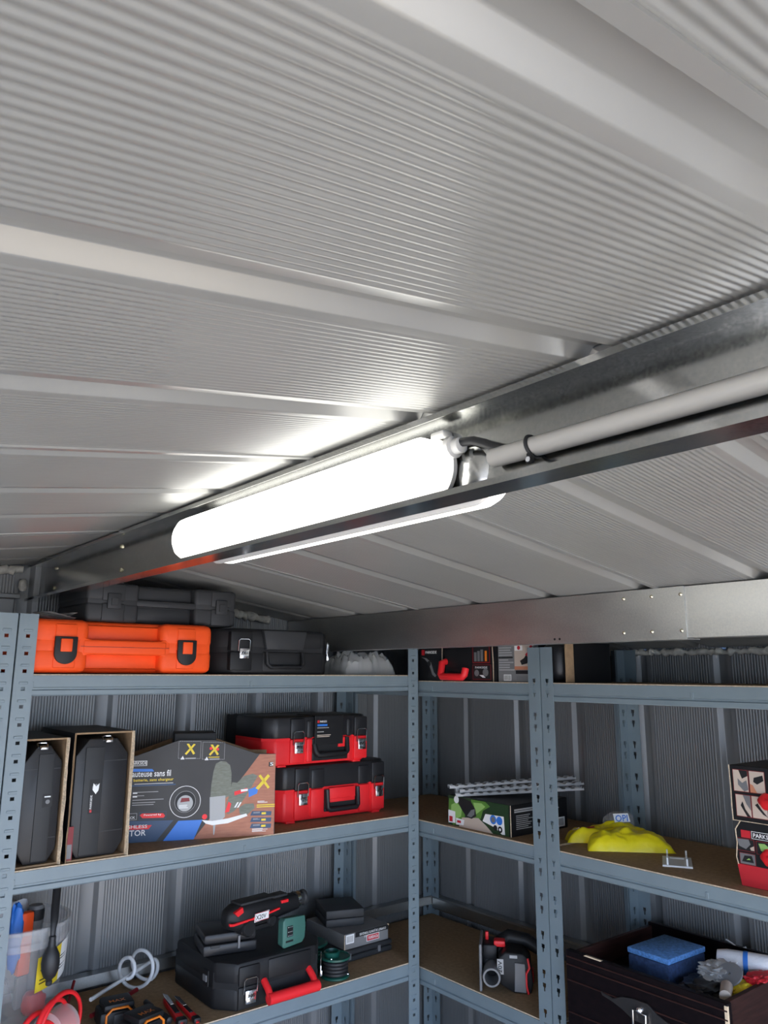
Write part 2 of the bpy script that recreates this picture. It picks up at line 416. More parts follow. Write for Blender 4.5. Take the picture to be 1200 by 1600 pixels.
def lamp(label, loc, side):
    t = thing('batten_lamp', label, 'lamp', loc, 0 if side < 0 else 180, 'waterproof batten lamps on the ridge beam')
    L, H = .728, .078
    b = B(); stack(b, [(rrect(L-.01, H-.02, .030), 0), (rrect(L, H-.006, .034), -.003), (rrect(L+.012, H+.003, .040), -.007), (rrect(L+.012, H+.003, .040), -.013)])
    b.build('housing', 'lampbody', t, smooth=40)
    b = B(); stack(b, [(rrect(L+.004, H-.001, .038), -.0125), (rrect(L+.004, H-.001, .038), -.036), (rrect(L-.006, H-.012, .034), -.046), (rrect(L-.03, H-.034, .022), -.053)])
    b.build('diffuser', 'diffuser', t, smooth=60)
    for s in (-1, 1):
        b = B(); b.box((-.008, s*(L/2-.02), H/2+.004), (.018, .024, .010), .003); b.build('mounting_clip', 'lampbody', t, smooth=40)
    b = B(); b.lathe([(.014, 0), (.014, -.008), (.010, -.010), (.010, -.020), (.006, -.022)], (-.013, -L/2, .022), 12, axis='y'); b.build('cable_gland', 'lampbody', t, smooth=40)
    return t
lamp('lit white batten lamp inside the ridge beam channel, facing the camera side', (.640, 1.015, 1.9455), -1)
lamp('lit white batten lamp behind the ridge beam, only its lower rim showing', (.648, .975, 1.9395), 1)
t = thing('cable', 'short black cable running from the lamp end into the grey conduit', 'cable')
b = B(); b.tube([(.627, .640, 1.9685), (.626, .630, 1.970), (.627, .612, 1.968), (.629, .595, 1.961), (.629, .578, 1.952), (.629, .55, 1.943), (.629, .50, 1.9405)], .0055, 10); b.build('sheath', 'rubber', t, smooth=80)
t = thing('conduit_pipe', 'grey plastic conduit pipe running along the ridge beam from the lamp', 'pipe')
b = B(); pr = [(.0088, .583), (.0112, .583), (.0115, -.79), (.0088, -.79)]
b.lathe([(r, h) for r, h in pr], (.629, 0, 1.9405), 20, axis='y', cap=False); b.lathe([(.0088, -.79), (.0088, .583)], (.629, 0, 1.9405), 20, axis='y', cap=False); b.build('tube', 'conduit', t, smooth=40)
t = thing('cable_tie', 'black cable tie clamped round the grey conduit pipe', 'cable tie', (.629, .524, 1.9405))
b = B(); b.tube([(.0125*math.cos(2*math.pi*i/24), .003*math.sin(2*math.pi*i/24), .0125*math.sin(2*math.pi*i/24)) for i in range(24)], .0022, 6, True); b.build('strap', 'rubber', t, smooth=80)
b = B(); b.box((-.010, -.004, -.0135), (.008, .005, .007), .001); b.lathe([(.004, 0), (.0045, .003), (.004, .006)], (-.012, -.008, -.018), 10, axis='y'); b.build('head', 'rubber', t, smooth=40)
b = B(); b.lathe([(.0001, -.001), (.003, -.0005), (.003, .0)], (-.0165, -.006, -.018), 8, axis='x'); b.build('cut_tail', 'wht', t)

# ------------------------------------------------------------------ eave beam
t = thing('purlin_beam', 'spliced galvanised steel beam crossing above the right shelves', 'beam', (1.50, 0, 1.772))
sec = [(0, 0), (0, .110), (.05, .110), (.05, .108), (.002, .108), (.002, .002), (.05, .002), (.05, 0)]
b = B(); b.prism(sec, .862, 2.412, 'y'); b.build('beam_section', 'galv_b', t, smooth=20)
b = B(); b.prism([(.0025+p[0], p[1]*.965+.003) for p in sec], -.79, 1.06, 'y'); b.build('beam_section', 'galv_b', t, smooth=20)
first = None
for yy, zz in ((1.008, .093), (.938, .093), (.870, .093), (1.012, .018), (.942, .018), (.873, .018)):
    o = sc.build('screw', 'brass', t, smooth=60) if first is None else first.copy()
    if first is not None: COL.objects.link(o); o.parent = t
    first = first or o; o.location = (-.0002, yy, zz)
b = B()
for yy in (1.19, 1.205): b.lathe([(.003, -.0004), (.003, .0005)], (0, yy, .010), 10, axis='x')
b.lathe([(.003, .002), (.003, .003)], (0, .69, .03), 10, axis='x'); b.build('screw_hole', 'rubber', t)

# ------------------------------------------------------------------ shelving
def flange(b, w, H, kind, put, mi=0):
    """flat strip with real punched holes; put(a, z, off) maps strip coordinates to 3D"""
    if kind == 'square':
        xs = [0, .40*w, .40*w+.009, w]; p = .041; z0 = .02; cells = [(0, .4)]
        def rows(zb): return [(zb, zb+.016, False), (zb+.016, zb+.024, True), (zb+.024, zb+p, False)], p
    else:
        xs = [0, .5*w-.0055, .5*w-.0025, .5*w+.0025, .5*w+.0055, w]; p = .0475 if kind == 'key' else .0475
        def rows(zb): return None, p
    zs = []
    z = 0; n = int(H/p)
    vs = []; fs = []
    def quad(a0, a1, z0, z1):
        o = len(vs); vs.extend([put(a0, z0, 0), put(a1, z0, 0), put(a1, z1, 0), put(a0, z1, 0)]); fs.append((o, o+1, o+2, o+3))
    if kind == 'square':
        for i in range(n):
            zb = i*p; quad(0, w, zb, zb+.016); quad(0, xs[1], zb+.016, zb+.024); quad(xs[2], w, zb+.016, zb+.024); quad(0, w, zb+.024, zb+p)
        quad(0, w, n*p, H)
    else:
        p = .095; n = int(H/p)
        for i in range(n):
            zb = i*p
            cuts = [(.020, 'key'), (.052, 'key')]
            last = zb
            for c, _ in cuts:
                quad(0, w, last, zb+c)
                quad(0, xs[2], zb+c, zb+c+.010); quad(xs[3], w, zb+c, zb+c+.010)
                quad(0, xs[1], zb+c+.010, zb+c+.020); quad(xs[4], w, zb+c+.010, zb+c+.020)
                last = zb+c+.020
            quad(0, w, last, zb+p)
        quad(0, w, n*p, H)
    b.add(vs, fs, mi)
def post(sx, sy, ox, oy, H, kx, ky, parent, dash=True):
    """L-shaped post; the corner is at (ox, oy), the flanges run towards sx and sy"""
    w = .042; b = B()
    flange(b, w, H, kx, lambda a, z, o: (ox+sx*a, oy, z)); flange(b, w, H, ky, lambda a, z, o: (ox, oy+sy*a, z))
    o = b.build('post', 'shelf', parent)
    md = o.modifiers.new('thick', 'SOLIDIFY'); md.thickness = .0016; md.offset = 0
    if kx == 'square' and dash:
        d = B(); n = int(H/.041)
        for i in range(n):
            d.box((ox+sx*w*.5, oy-sy*.0012, i*.041+.0335), (.020, .0022, .006), .001, seg=1)
        d.build('embossed_marks', 'shelf', o, kind='stuff')
    f = B(); f.box((ox+sx*w*.5, oy+sy*w*.5, .008), (w, w, .02), .003); f.build('foot_cap', 'blk', o)
def beam(parent, x0, x1, y, zt, sy, axis='x'):
    P = [(y, zt), (y, zt-.027), (y+sy*.004, zt-.029), (y+sy*.004, zt-.033), (y, zt-.035), (y, zt-.045), (y+sy*.003, zt-.048), (y+sy*.014, zt-.048), (y+sy*.014, zt-.0465), (y+sy*.0065, zt-.0455), (y+sy*.0065, zt-.010), (y+sy*.016, zt-.010), (y+sy*.016, zt-.008), (y+sy*.0015, zt-.008), (y+sy*.0015, zt)]
    b = B(); b.prism(P, x0, x1, axis)
    if axis == 'x':
        for xx in (.03, .5, .97): b.box((x0+(x1-x0)*xx, y-sy*.0005, zt-.022), (.007, .002, .015), .0006, seg=1)
    b.build('shelf_beam', 'shelf', parent)
def shelving(label, loc, rz, Wd, D, H, zs, kind):
    t = thing('shelving_unit', label, 'shelving', loc, rz, 'blue-grey shelving units along the walls')
    kf = kind; ks = 'key'
    post(1, 1, 0, 0, H, kf, ks, t); post(-1, 1, Wd, 0, H, kf, ks, t); post(1, -1, 0, D, H, 'key', ks, t, False); post(-1, -1, Wd, D, H, 'key', ks, t, False)
    for z in zs:
        beam(t, .004, Wd-.004, .002, z-.003, 1); beam(t, .004, Wd-.004, D-.002, z-.003, -1)
        for xa in (.003, Wd-.005): b = B(); b.span((xa, .010, z-.046), (xa+.002, D-.010, z-.010)); b.build('side_beam', 'shelf', t)
        b = B(); b.span((.006, .0045, z-.0085), (Wd-.006, D-.0045, z)); o = b.build('shelf_board', ['board', 'board_edge'], t)
        for p in o.data.polygons:
            if abs(p.normal.z) < .5: p.material_index = 1
    return t
ZL = (1.694, 1.256, .824); ZRt = (1.676, 1.2345, .800)
shelving('blue-grey boltless shelving unit at the back holding the orange case and red cases', (.488, 1.985, 0), 0, 1.26, .405, 1.836, ZL+(.39, .06), 'square')
shelving('blue-grey shelving unit at the far left edge, only its post showing', (-.797, 1.985, 0), 0, 1.28, .405, 1.836, ZL+(.39, .06), 'square')
shelving('blue-grey shelving unit in the right corner holding the green drill box', (1.76, 2.388, 0), -90, .915, .408, 1.775, ZRt+(.37, .05), 'key')
shelving('blue-grey shelving unit on the right holding the yellow bag and dark drawer', (1.76, 1.468, 0), -90, .915, .408, 1.775, ZRt+(.37, .05), 'key')
#ITEMS
# ------------------------------------------------------------------ helpers for tool cases and boxes
def latch(parent, x, z, y=0., w=.024, h=.038, rz=0, name='latch'):
    """wire bail with a folded steel clip, local front is -y"""
    b = B(); m = .0014
    P = [(-w/2, -.003, -h*.10), (-w/2, -.005, h*.42), (-w*.36, -.005, h*.5), (w*.36, -.005, h*.5), (w/2, -.005, h*.42), (w/2, -.003, -h*.10)]
    b.tube(P, m, 6)
    b.box((0, -.0045, -h*.22), (w*.80, .004, h*.50), .0012)
    b.box((0, -.0075, -h*.34), (w*.72, .003, h*.26), .001)
    for k in (-1, 0, 1): b.add([(k*w*.2-w*.05, -.0092, -h*.26), (k*w*.2-.0006, -.0092, -h*.26), (k*w*.2+w*.10, -.0092, -h*.12), (k*w*.2+w*.02, -.0092, -h*.12)], [(0, 1, 2, 3)], 1)
    o = b.build(name, ['chrome', 'blk'], parent, smooth=35); o.location = (x, y, z); o.rotation_euler = (0, 0, R(rz)); return o
def box_shell(parent, Wd, H, D, m='cardb', bev=.0015, name='carton'):
    b = B(); b.span((-Wd/2, 0, 0), (Wd/2, D, H), bev, seg=1); return b.build(name, m, parent)
def rows(b, x, z, w, h, n, y, mi, seed=0, fill=.5):
    """a block of print too small to read: thin lines of uneven length"""
    rn = random.Random(seed); st = h/n
    for i in range(n):
        b.rect(x, z-(i+1)*st+st*(1-fill), x+w*rn.uniform(.6, 1), z-i*st, y, mi)
def side(b0, x, mi=0):
    """turn front print (facing -y at y=0) into print on the +x face at x"""
    b0.v = [(x-v[1], v[0], v[2]) for v in b0.v]; return b0

def pouch(b, c, w, d, h, seed, crease=1.0):
    """soft pillow with creases, open bottom resting on the shelf"""
    from mathutils import noise
    nx, ny = 44, 26; vs = []; fs = []
    for i in range(nx+1):
        for j in range(ny+1):
            u = 2*i/nx-1; v = 2*j/ny-1
            e = (1-abs(u)**5)**.5*(1-abs(v)**4)**.5
            p = Vector((u*2.2+seed, v*1.4, seed*.7))
            q = h*e*(.80+.30*noise.noise(p*.8)) + crease*(.012*e**.6*(abs(noise.noise(p*1.7+Vector((3, 1, 2))))-.2) + .007*e**.6*(abs(noise.noise(Vector((u*4-v*3, v*2.6+u*1.5, seed))))-.2))
            wob = 1+.07*noise.noise(Vector((u*1.3, v*1.3, seed*1.7)))
            vs.append((c[0]+u*w/2*wob*(1-.06*v)*(1-.05*q/h), c[1]+v*d/2*wob, max(.0012, q)))
    for i in range(nx):
        for j in range(ny): a = i*(ny+1)+j; fs.append((a, a+ny+1, a+ny+2, a+1))
    b.add(vs, fs)
    return lambda x, y: max((v for v in vs if (v[0]-x)**2+(v[1]-y)**2 < .0055**2), key=lambda v: v[2], default=(0, 0, .001))[2]+.0012

# ================================================================== top shelf, left unit
zA = 1.694
t = thing('tool_case', 'bright orange plastic tool case with two black latches on the top shelf', 'tool case', (.755, 1.994, zA))
Wd, H, D = .484, .134, .285
def orange_half(z0, z1, name, up):
    b = B(); e = .018
    b.span((-.235, .036, z0), (.235, D, z1), .016)
    for x0, x1 in ((-.242, -.096), (.092, .242)): b.span((x0, 0, z0), (x1, D-.01, z1), e, seg=3)
    zc0, zc1 = (z0+.001, z1-.012) if up else (z0+.012, z1-.001)
    for xc in (-.155, .163): b.span((xc-.027, -.003, zc0), (xc+.027, .02, zc1), .004)
    b.span((-.110, .030, z0+.010), (.106, .05, z1-.010), .008)
    if not up:
        b.span((-.2405, .0015, .03), (-.0975, .27, .104), .016); b.span((.0935, .0015, .03), (.2405, .27, .104), .016); b.span((-.233, .0375, .03), (.233, .28, .104))
    return b.build(name, 'org', t, smooth=45)
orange_half(.003, .0685, 'lower_shell', False); orange_half(.0695, H, 'lid', True)
b = B(); b.span((-.112, -.001, .049), (.108, .026, .086), .006, seg=3)
for x0, x1 in ((-.122, -.085), (.081, .118)): b.prism([(x0, .040), (x1, .052) if x0 < 0 else (x1, .040), (x1, .083) if x0 < 0 else (x1, .096), (x0, .096) if x0 < 0 else (x0, .083)] if x0 < 0 else [(x0, .052), (x1, .040), (x1, .096), (x0, .083)], .001, .03, 'y', .003)
ho = b.build('handle', 'org', t, smooth=45)
b = B(); b.span((-.118, -.0016, .0676), (.114, -.0008, .0688)); b.build('joint_line', 'reddk', ho)
for xc in (-.155, .163):
    b = B(); w = .027
    P = [(-w, .027), (w, .027)] + [(w*math.cos(R(a)), -.014+w*.95*math.sin(R(a))) for a in range(0, -181, -15)]
    b.prism([(xc+p[0], .064+p[1]) for p in P], -.010, -.002, 'y', .0015); o = b.build('latch', 'blk', t, smooth=35)
    b = B(); b.span((xc-.014, -.014, .054), (xc+.014, -.008, .086), .002); b.build('latch_tab', 'org', o, smooth=35)

t = thing('tool_case', 'dark grey plastic tool case lying on top of the orange case', 'tool case', (.87, 2.032, zA+.1345))
def grey_half(z0, z1, name):
    b = B(); b.span((-.21, .03, z0), (.21, .26, z1), .012)
    for x0, x1 in ((-.215, -.075), (.085, .215)): b.span((x0, 0, z0), (x1, .25, z1), .011, seg=3)
    for xc in (-.145, .165): b.span((xc-.03, -.003, z0+.002), (xc+.03, .02, z1-.004), .003)
    if z0 == 0:
        b.span((-.2135, .0015, .02), (-.0765, .24, .084), .01); b.span((.0865, .0015, .02), (.2135, .24, .084), .01); b.span((-.2085, .0315, .02), (.2085, .25, .084))
    b.build(name, 'gry', t, smooth=45)
grey_half(0, .052, 'lower_shell'); grey_half(.053, .103, 'lid')
b = B(); b.span((-.09, .004, .044), (.10, .022, .062), .005); b.build('handle', 'gry', t, smooth=40)
for xc in (-.145, .165):
    b = B(); b.span((xc-.018, -.009, .034), (xc+.018, -.002, .074), .002); o = b.build('latch', 'gry', t, smooth=35)
    b = B(); b.span((xc-.009, -.012, .042), (xc+.009, -.008, .062), .001); b.build('latch_button', 'gry', o)

t = thing('plastic_sleeve', 'small pile of crumpled clear plastic sleeves on the orange case', 'packaging', (.585, 2.055, zA+.1345))
for i in range(4):
    b = B(); n = 9; vs = []; fs = []; rn = random.Random(i)
    for a in range(n):
        for c in range(5):
            vs.append((-.045+.09*a/(n-1)+rn.uniform(-.002, .002), -.035+.017*c, .0015+i*.0042+.0022*math.sin(a*1.1+i*2+c*.8)+.0022))
    for a in range(n-1):
        for c in range(4): fs.append((a*5+c, a*5+5+c, a*5+6+c, a*5+1+c))
    b.add(vs, fs); b.build('sleeve', 'film3', t, smooth=80)

t = thing('tool_case', 'black case with chrome latches and rounded end beside the orange case', 'tool case', (1.218, 1.998, zA))
def oct_(w, d, cx, cy, y0=0): return [(-w/2+cx, y0), (w/2-cx, y0), (w/2, y0+cy), (w/2, d), (-w/2, d), (-w/2, y0+cy)]
b = B(); b.prism(oct_(.415, .27, .055, .065), 0, .068, 'z', .010); b.prism(oct_(.412, .268, .055, .065, .0015), .02, .11, 'z'); b.build('lower_shell', 'blk', t, smooth=40)
b = B(); b.prism(oct_(.415, .27, .055, .065), .0695, .131, 'z', .012); b.build('lid', 'blk', t, smooth=40)
b = B(); b.span((-.165, -.004, .066), (-.095, .02, .122), .004); b.span((-.165, -.004, .012), (-.095, .02, .064), .004); b.span((-.06, -.003, .008), (.15, .02, .066), .006); b.build('front_rib', 'blk', t, smooth=40)
b = B(); b.prism([(-.065, .127), (.085, .127), (.073, .072), (-.053, .072)], -.014, .004, 'y', .003); b.build('front_flap', 'gry', t, smooth=35)
b = B(); b.tube([(-.05, -.008, .064), (-.05, -.015, .03), (-.04, -.016, .022), (.062, -.016, .022), (.072, -.015, .03), (.072, -.008, .064)], .006, 8); b.build('handle', 'blk', t, smooth=60)
latch(t, -.124, .072, -.004, .036, .056); latch(t, .184, .070, .028, .036, .056, 50)

t = thing('plastic_bag', 'crumpled clear plastic bag beside the black case on the top shelf', 'bag', (1.585, 2.11, zA))
b = B(); pouch(b, (0, 0), .20, .16, .085, 5, 2.6); b.build('film', 'film', t, smooth=40)
b = B(); b.lump((.005, .02, .026), (.13, .09, .05), 9, .4, 3, 2, 0, .002); b.build('contents', 'lgrey', t, smooth=60)

# ================================================================== top shelf, right unit
zD = 1.676
t = thing('tool_box_carton', 'black tool carton with red case handle poking through its cut-out', 'box', (1.775, 1.830, zD), -90)
b = B(); Wd, H, D = .358, .113, .28
b.span((-.179, 0, 0), (-.063, D, H)); b.span((.068, 0, 0), (.179, D, H)); b.span((-.063, .02, 0), (.068, D, H-.002)); b.build('carton', 'cardb', t)
b = B(); b.span((-.06, .004, .002), (.066, .02, .106), .008); b.build('case_front', 'blk', t, smooth=40)
b = B(); b.tube([(-.052, .006, .062), (-.052, -.012, .058), (-.052, -.018, .02), (-.046, -.02, .014), (.05, -.02, .014), (.056, -.018, .02), (.056, -.012, .04)], .0115, 10); b.build('case_handle', 'red', t, smooth=60)
b = B()
b.add([(-.0655, -.0004, 0), (-.0615, -.0004, 0), (-.0635, -.0004, .045), (-.0605, -.0004, .113), (-.0645, -.0004, .113), (-.0665, -.0004, .05)], [(0, 1, 2, 3, 4, 5)], 0)
b.add([(.163, -.0004, 0), (.166, -.0004, 0), (.167, -.0004, .06), (.163, -.0004, .113), (.160, -.0004, .113), (.162, -.0004, .06)], [(0, 1, 2, 3, 4, 5)], 0)
b.build('worn_edge', 'tan', t)
b = B(); y = -.0005
b.rect(-.165, .084, -.150, .102, y, 0); b.rect(-.148, .084, -.088, .102, y, 3); b.ftext('PARKSIDE', -.145, .089, .055, .009, y-.0004, 1)
b.flat([(-.168, .078), (-.150, .072), (-.128, .055), (-.112, .02), (-.098, .012), (-.092, .018), (-.104, .028), (-.118, .060), (-.140, .074)], y, 2)
b.disc(-.128, .056, .009, y-.0003, 3)
b.rect(.076, .056, .152, .110, y, 4); b.rect(.080, .060, .148, .110, y-.0003, 3)
for i, x in enumerate((.084, .098, .112)): b.rect(x, .062, x+.011, .090+.004*i, y-.0006, 2)
b.rect(.130, .062, .139, .094, y-.0006, 5)
b.rect(.076, .006, .155, .052, y, 4); b.rect(.078, .008, .153, .050, y-.0003, 3); b.ftext('PARKSIDE', .088, .040, .052, .006, y-.0006, 1)
b.disc(.094, .026, .010, y-.0006, 2); b.disc(.132, .028, .012, y-.0006, 2); b.flat([(.105, .020), (.120, .012), (.132, .012), (.122, .020)], y-.0006, 1)
b.build('front_print', ['redp', 'white', 'mid', 'dgrey', 'reddk', 'org2'], t)

t = thing('tool_box_carton', 'grey text-covered carton with tool picture, beside the red-handled carton', 'box', (1.776, 1.576, zD), -90)
box_shell(t, .142, .115, .26, 'cardgr')
b = B(); y = -.0006
rows(b, -.066, .110, .062, .080, 11, y, 0, 3, .45); b.rect(-.068, .070, -.01, .074, y-.0002, 1)
b.rect(-.048, .004, -.018, .022, y, 2)
for i in range(9): b.rect(-.046+i*.003, .006, -.0447+i*.003, .020, y-.0003, 1)
b.rect(-.004, .036, .071, .115, y, 3); b.rect(-.004, .036, .071, .046, y-.0002, 4); b.rect(-.002, .092, .028, .113, y-.0002, 2)
b.flat([(.018, .062), (.034, .070), (.044, .082), (.055, .086), (.06, .076), (.05, .066), (.046, .054), (.024, .050)], y-.0004, 1)
b.flat([(.038, .080), (.052, .090), (.060, .113), (.066, .113), (.064, .080), (.05, .072)], y-.0006, 5); b.disc(.014, .100, .006, y-.0005, 5)
b.rect(.0, .024, .06, .034, y, 1); b.rect(.002, .006, .066, .018, y, 6)
b.build('front_print', ['lgrey', 'dgrey', 'white', 'pink', 'skin', 'redp', 'mid'], t)

t = thing('tool_box_carton', 'open brown-edged carton with a rounded black case, behind the double post', 'box', (1.790, 1.447, zD), -90)
b = B(); w_ = .052
b.span((w_-.004, -.008, 0), (w_, .20, .113)); b.span((-w_, 0, 0), (-w_+.004, .20, .113)); b.span((-w_+.004, 0, 0), (w_-.004, .20, .003)); b.span((-w_+.004, .196, .003), (w_-.004, .20, .113)); b.build('carton', 'cardb', t)
b = B(); b.span((w_, -.012, .001), (w_+.004, .022, .112)); b.build('side_flap', 'brown', t)
b = B(); b.span((-.046, -.012, .004), (.040, .19, .112), .03, seg=4); b.build('case_body', 'blk_s', t, smooth=60)

# ================================================================== second shelf, left unit
zB = 1.256
def open_box(label, loc, Wd, H, D, sw, seed):
    t = thing('tool_box_carton', label, 'box', loc, 0)
    b = B(); k = .004; h = Wd/2; rn = random.Random(seed)
    b.span((-h, 0, 0), (-h+k, D, H)); b.span((h-k, 0, 0), (h, D, H)); b.span((-h+k, 0, 0), (h-k, D, k)); b.span((-h+k, 0, H-k), (h-k, D, H)); b.span((-h+k, D-k, k), (h-k, D, H-k))
    o = b.build('carton', ['cardb', 'brown'], t)
    for p in o.data.polygons:                      # printed outside, raw board inside and on the cut edges
        c = p.center; n = p.normal
        outer = (abs(n.x) > .5 and abs(abs(c.x)-h) < 1e-4) or (abs(n.z) > .5 and (c.z < 1e-4 or abs(c.z-H) < 1e-4)) or n.y > .5
        if not outer or n.y < -.5: p.material_index = 1
    for sx in (-1, 1):                             # torn edge of the front flap
        vs = []; n = 14
        for i in range(n+1):
            z = H*i/n; e = -.004-rn.uniform(0, .007)
            vs += [(sx*(h-.0005), .001, z), (sx*(h-.0005+.003), e, z), (sx*(h-k+.0005), .001, z), (sx*(h-.0015+.003), e, z)]
        fs = []
        for i in range(n): a = i*4; fs += [(a, a+1, a+5, a+4), (a+2, a+3, a+7, a+6), (a+1, a+3, a+7, a+5)]
        B().add(vs, fs).build('torn_flap', 'tan' if sx > 0 else 'brown', t)
    w = h-k-.004; c = .030; z0, z1 = k+.001, H-k-.012
    b = B(); P = [(-w, z0+c), (-w+c*.6, z0), (w-c*.6, z0), (w, z0+c), (w, z1-c*1.3), (w-c, z1), (-w+c, z1), (-w, z1-c*1.3)]
    b.prism(P, .004, D-.01, 'y', .004); o = b.build('case_body', 'blk_s', t, smooth=35)
    b = B(); b.prism([(sw[0]*w, z0+.006), (sw[1]*w, z0+.006), (sw[1]*w, z1-.02), (sw[0]*w, z1-.02)], .0005, .006, 'y', .0012)
    b.build('case_band', 'gry', o, smooth=30)
    b = B(); b.span((-w+.003, .0035, z0+.055), (w-.003, .006, z0+.0565)); b.span((-w+.003, .0035, z1-.055), (w-.003, .006, z1-.0535)); b.build('case_groove', 'rubber', o)
    la = latch(t, sw[2]*w, z1-.006, .004, .022, .030); la.rotation_euler = (R(-65), 0, 0)
    return t, w, z0, z1
t, w, z0, z1 = open_box('narrow open carton at the far left holding an upright dark case', (.578, 2.004, zB), .104, .287, .27, (-.25, .55, -.1), 1)
b = B(); b.rect(.004, .130, .026, .160, .0002, 1); b.rect(.008, .152, .022, .155, -.0002, 0); b.disc(.016, .142, .005, -.0002, 2, 10); b.build('case_label', ['white', 'dgrey', 'mid'], t)
t, w, z0, z1 = open_box('taller open carton holding an upright black case beside the jigsaw carton', (.717, 2.0, zB), .146, .297, .27, (-.65, .05, .15), 2)
b = B(); b.rect(-.028, .105, .0, .185, .0002, 1); b.rect(-.024, .108, -.019, .114, -.0002, 3); b.text('PARKSIDE', (-.0195, -.0003, .116), (0, 0, 1), (-1, 0, 0), .032, .005, 0)
b.disc(-.013, .165, .009, -.0002, 2, 9); b.flat([(-.02, .16), (-.012, .150), (-.006, .158), (-.004, .175), (-.012, .168), (-.019, .176)], -.0004, 0); b.build('case_label', ['white', 'dgrey', 'mid', 'redp'], t)
b = B(); b.rect(-.0725, .004, -.058, .08, -.0006, 0); b.rect(-.071, .008, -.060, .04, -.0009, 1); b.build('side_sticker', ['reddk', 'mid'], t)

# jigsaw carton
t = thing('jigsaw_carton', 'large charcoal carton picturing a cordless jigsaw with yellow crosses', 'box', (1.0085, 2.061, zB), -20.4)
P = [(-.215, 0), (.215, 0), (.212, .217), (.157, .219), (.040, .259), (-.059, .260), (-.168, .222), (-.215, .219)]
b = B(); b.prism(P, 0, .004, 'y', .0006); b.build('front_panel', 'cardg', t)
b = B(); b.prism([(-.213, 0), (.213, 0), (.213, .205), (-.213, .205)], .0045, .13, 'y'); b.build('carton', 'brown', t)
b = B(); b.prism(P, .126, .130, 'y', .0006); b.build('back_panel', 'brown', t)
b = B(); b.span((-.070, .03, .205), (.046, .118, .277), .004); b.build('carry_handle', 'blk', t, smooth=35)
b = B(); y = -.0004
def pz(px, py):       # photo print layout measured on the panel, millimetres baked to metres
    return (-.176+(px-200)*.391/229., (1318-(px-200)*.061-py)*.00169)
def pp(*q): return [pz(*a) for a in q]
def cc(*q): return [pz(190+a/4.8, 1140+c/4.8) for a, c in q]
b.flat([(.217-.004, .0), (.212, .216), (.166, .217), (.127, .166), (-.007, .0)], y, 0)                               # wood ground
b.flat([(-.215, 0), (-.105, .0), (-.062, .052), (-.215, .056)], y, 2)
b.flat(cc((300, 838), (405, 692), (585, 682), (525, 828)), y-.0002, 1)
for x0, x1 in ((378, 545), (560, 730)):
    q = cc((x0, 232), (x1, 228), (x1, 98), (x0, 103))
    for i in range(4):
        a, c = Vector(q[i]), Vector(q[(i+1) % 4]); n = 12
        for k in range(n):
            p0 = a.lerp(c, k/n); p1 = a.lerp(c, (k+.55)/n); d = (p1-p0).normalized(); e = Vector((-d.y, d.x))*.0006
            b.flat([p0-e, p1-e, p1+e, p0+e], y, 4)
    m = (x0+x1)/2
    b.flat(cc((m-36, 195), (m+28, 118), (m+44, 122), (m-24, 204)), y-.0006, 3); b.flat(cc((m-26, 120), (m-8, 118), (m+42, 190), (m+28, 200)), y-.0006, 3)
    b.flat(cc((m-66, 240), (m-50, 212), (m-36, 238)), y, 5); b.rect(*cc((m-30, 236))[0], *cc((m+50, 222))[0], y, 4)
b.disc(*cc((624, 148))[0], .004, y-.0004, 6); b.disc(*cc((676, 152))[0], .004, y-.0004, 6)
b.rect(*cc((608, 220))[0], *cc((692, 208))[0], y-.0003, 3)
# maker's mark and titles
b.frame(*cc((20, 302))[0], *cc((150, 256))[0], .0012, y, 5); b.ftext('PARKSIDE', *cc((30, 292))[0], .042, .0085, y, 5)
b.flat(cc((40, 342), (205, 334), (190, 316), (40, 320)), y, 1)
b.ftext('Scie sauteuse sans fil', *cc((-60, 388))[0], .1385, .0165, y, 5)
b.ftext('sans batterie, sans chargeur', *cc((-5, 424))[0], .127, .0095, y, 8); b.rect(*cc((40, 440))[0], *cc((370, 430))[0], y, 2); rows(b, *cc((66, 430))[0], .108, .0024, 1, y-.0002, 5)
for i, zz in enumerate((490, 516, 546, 566, 582)): rows(b, *cc((60, zz))[0], (.070, .045, .082, .085, .080)[i], .0030, 1, y, 4, i)
for i, zz in enumerate((490, 516)): b.rect(*cc((60, zz+12))[0], *cc((92, zz+2))[0], y-.0002, 5)
cxy = cc((448, 552))[0]; b.disc(*cxy, .0415, y, 5, 40); b.disc(*cxy, .0400, y-.0002, 7, 40); b.disc(*cxy, .028, y-.0004, 4, 30); b.disc(*cxy, .0272, y-.0006, 9, 30); b.disc(cxy[0], cxy[1]-.004, .021, y-.0008, 4, 30)
b.flat([(cxy[0]-.013, cxy[1]-.001), (cxy[0]+.012, cxy[1]+.001), (cxy[0]+.010, cxy[1]+.010), (cxy[0]-.010, cxy[1]+.010)], y-.001, 10); rows(b, cxy[0]-.016, cxy[1]-.008, .032, .010, 3, y-.001, 5, 4)
b.frame(*cc((35, 692))[0], *cc((100, 640))[0], .0010, y, 4); b.ftext('PACK', *cc((20, 684))[0], .024, .0060, y, 5); b.frame(*cc((115, 690))[0], *cc((312, 622))[0], .0010, y, 2)
b.flat(cc((120, 655), (140, 676), (295, 670), (305, 655), (290, 638), (136, 642)), y, 6); b.ftext('Powered by', *cc((150, 664))[0], .045, .0060, y-.0003, 5)
b.flat(cc((-30, 762), (190, 754), (212, 724), (-30, 734)), y-.0002, 6); b.ftext('BRUSHLESS', *cc((-46, 758))[0], .080, .0085, y-.0006, 5); b.ftext('MOTOR', *cc((-36, 812))[0], .074, .0150, y-.0006, 5)
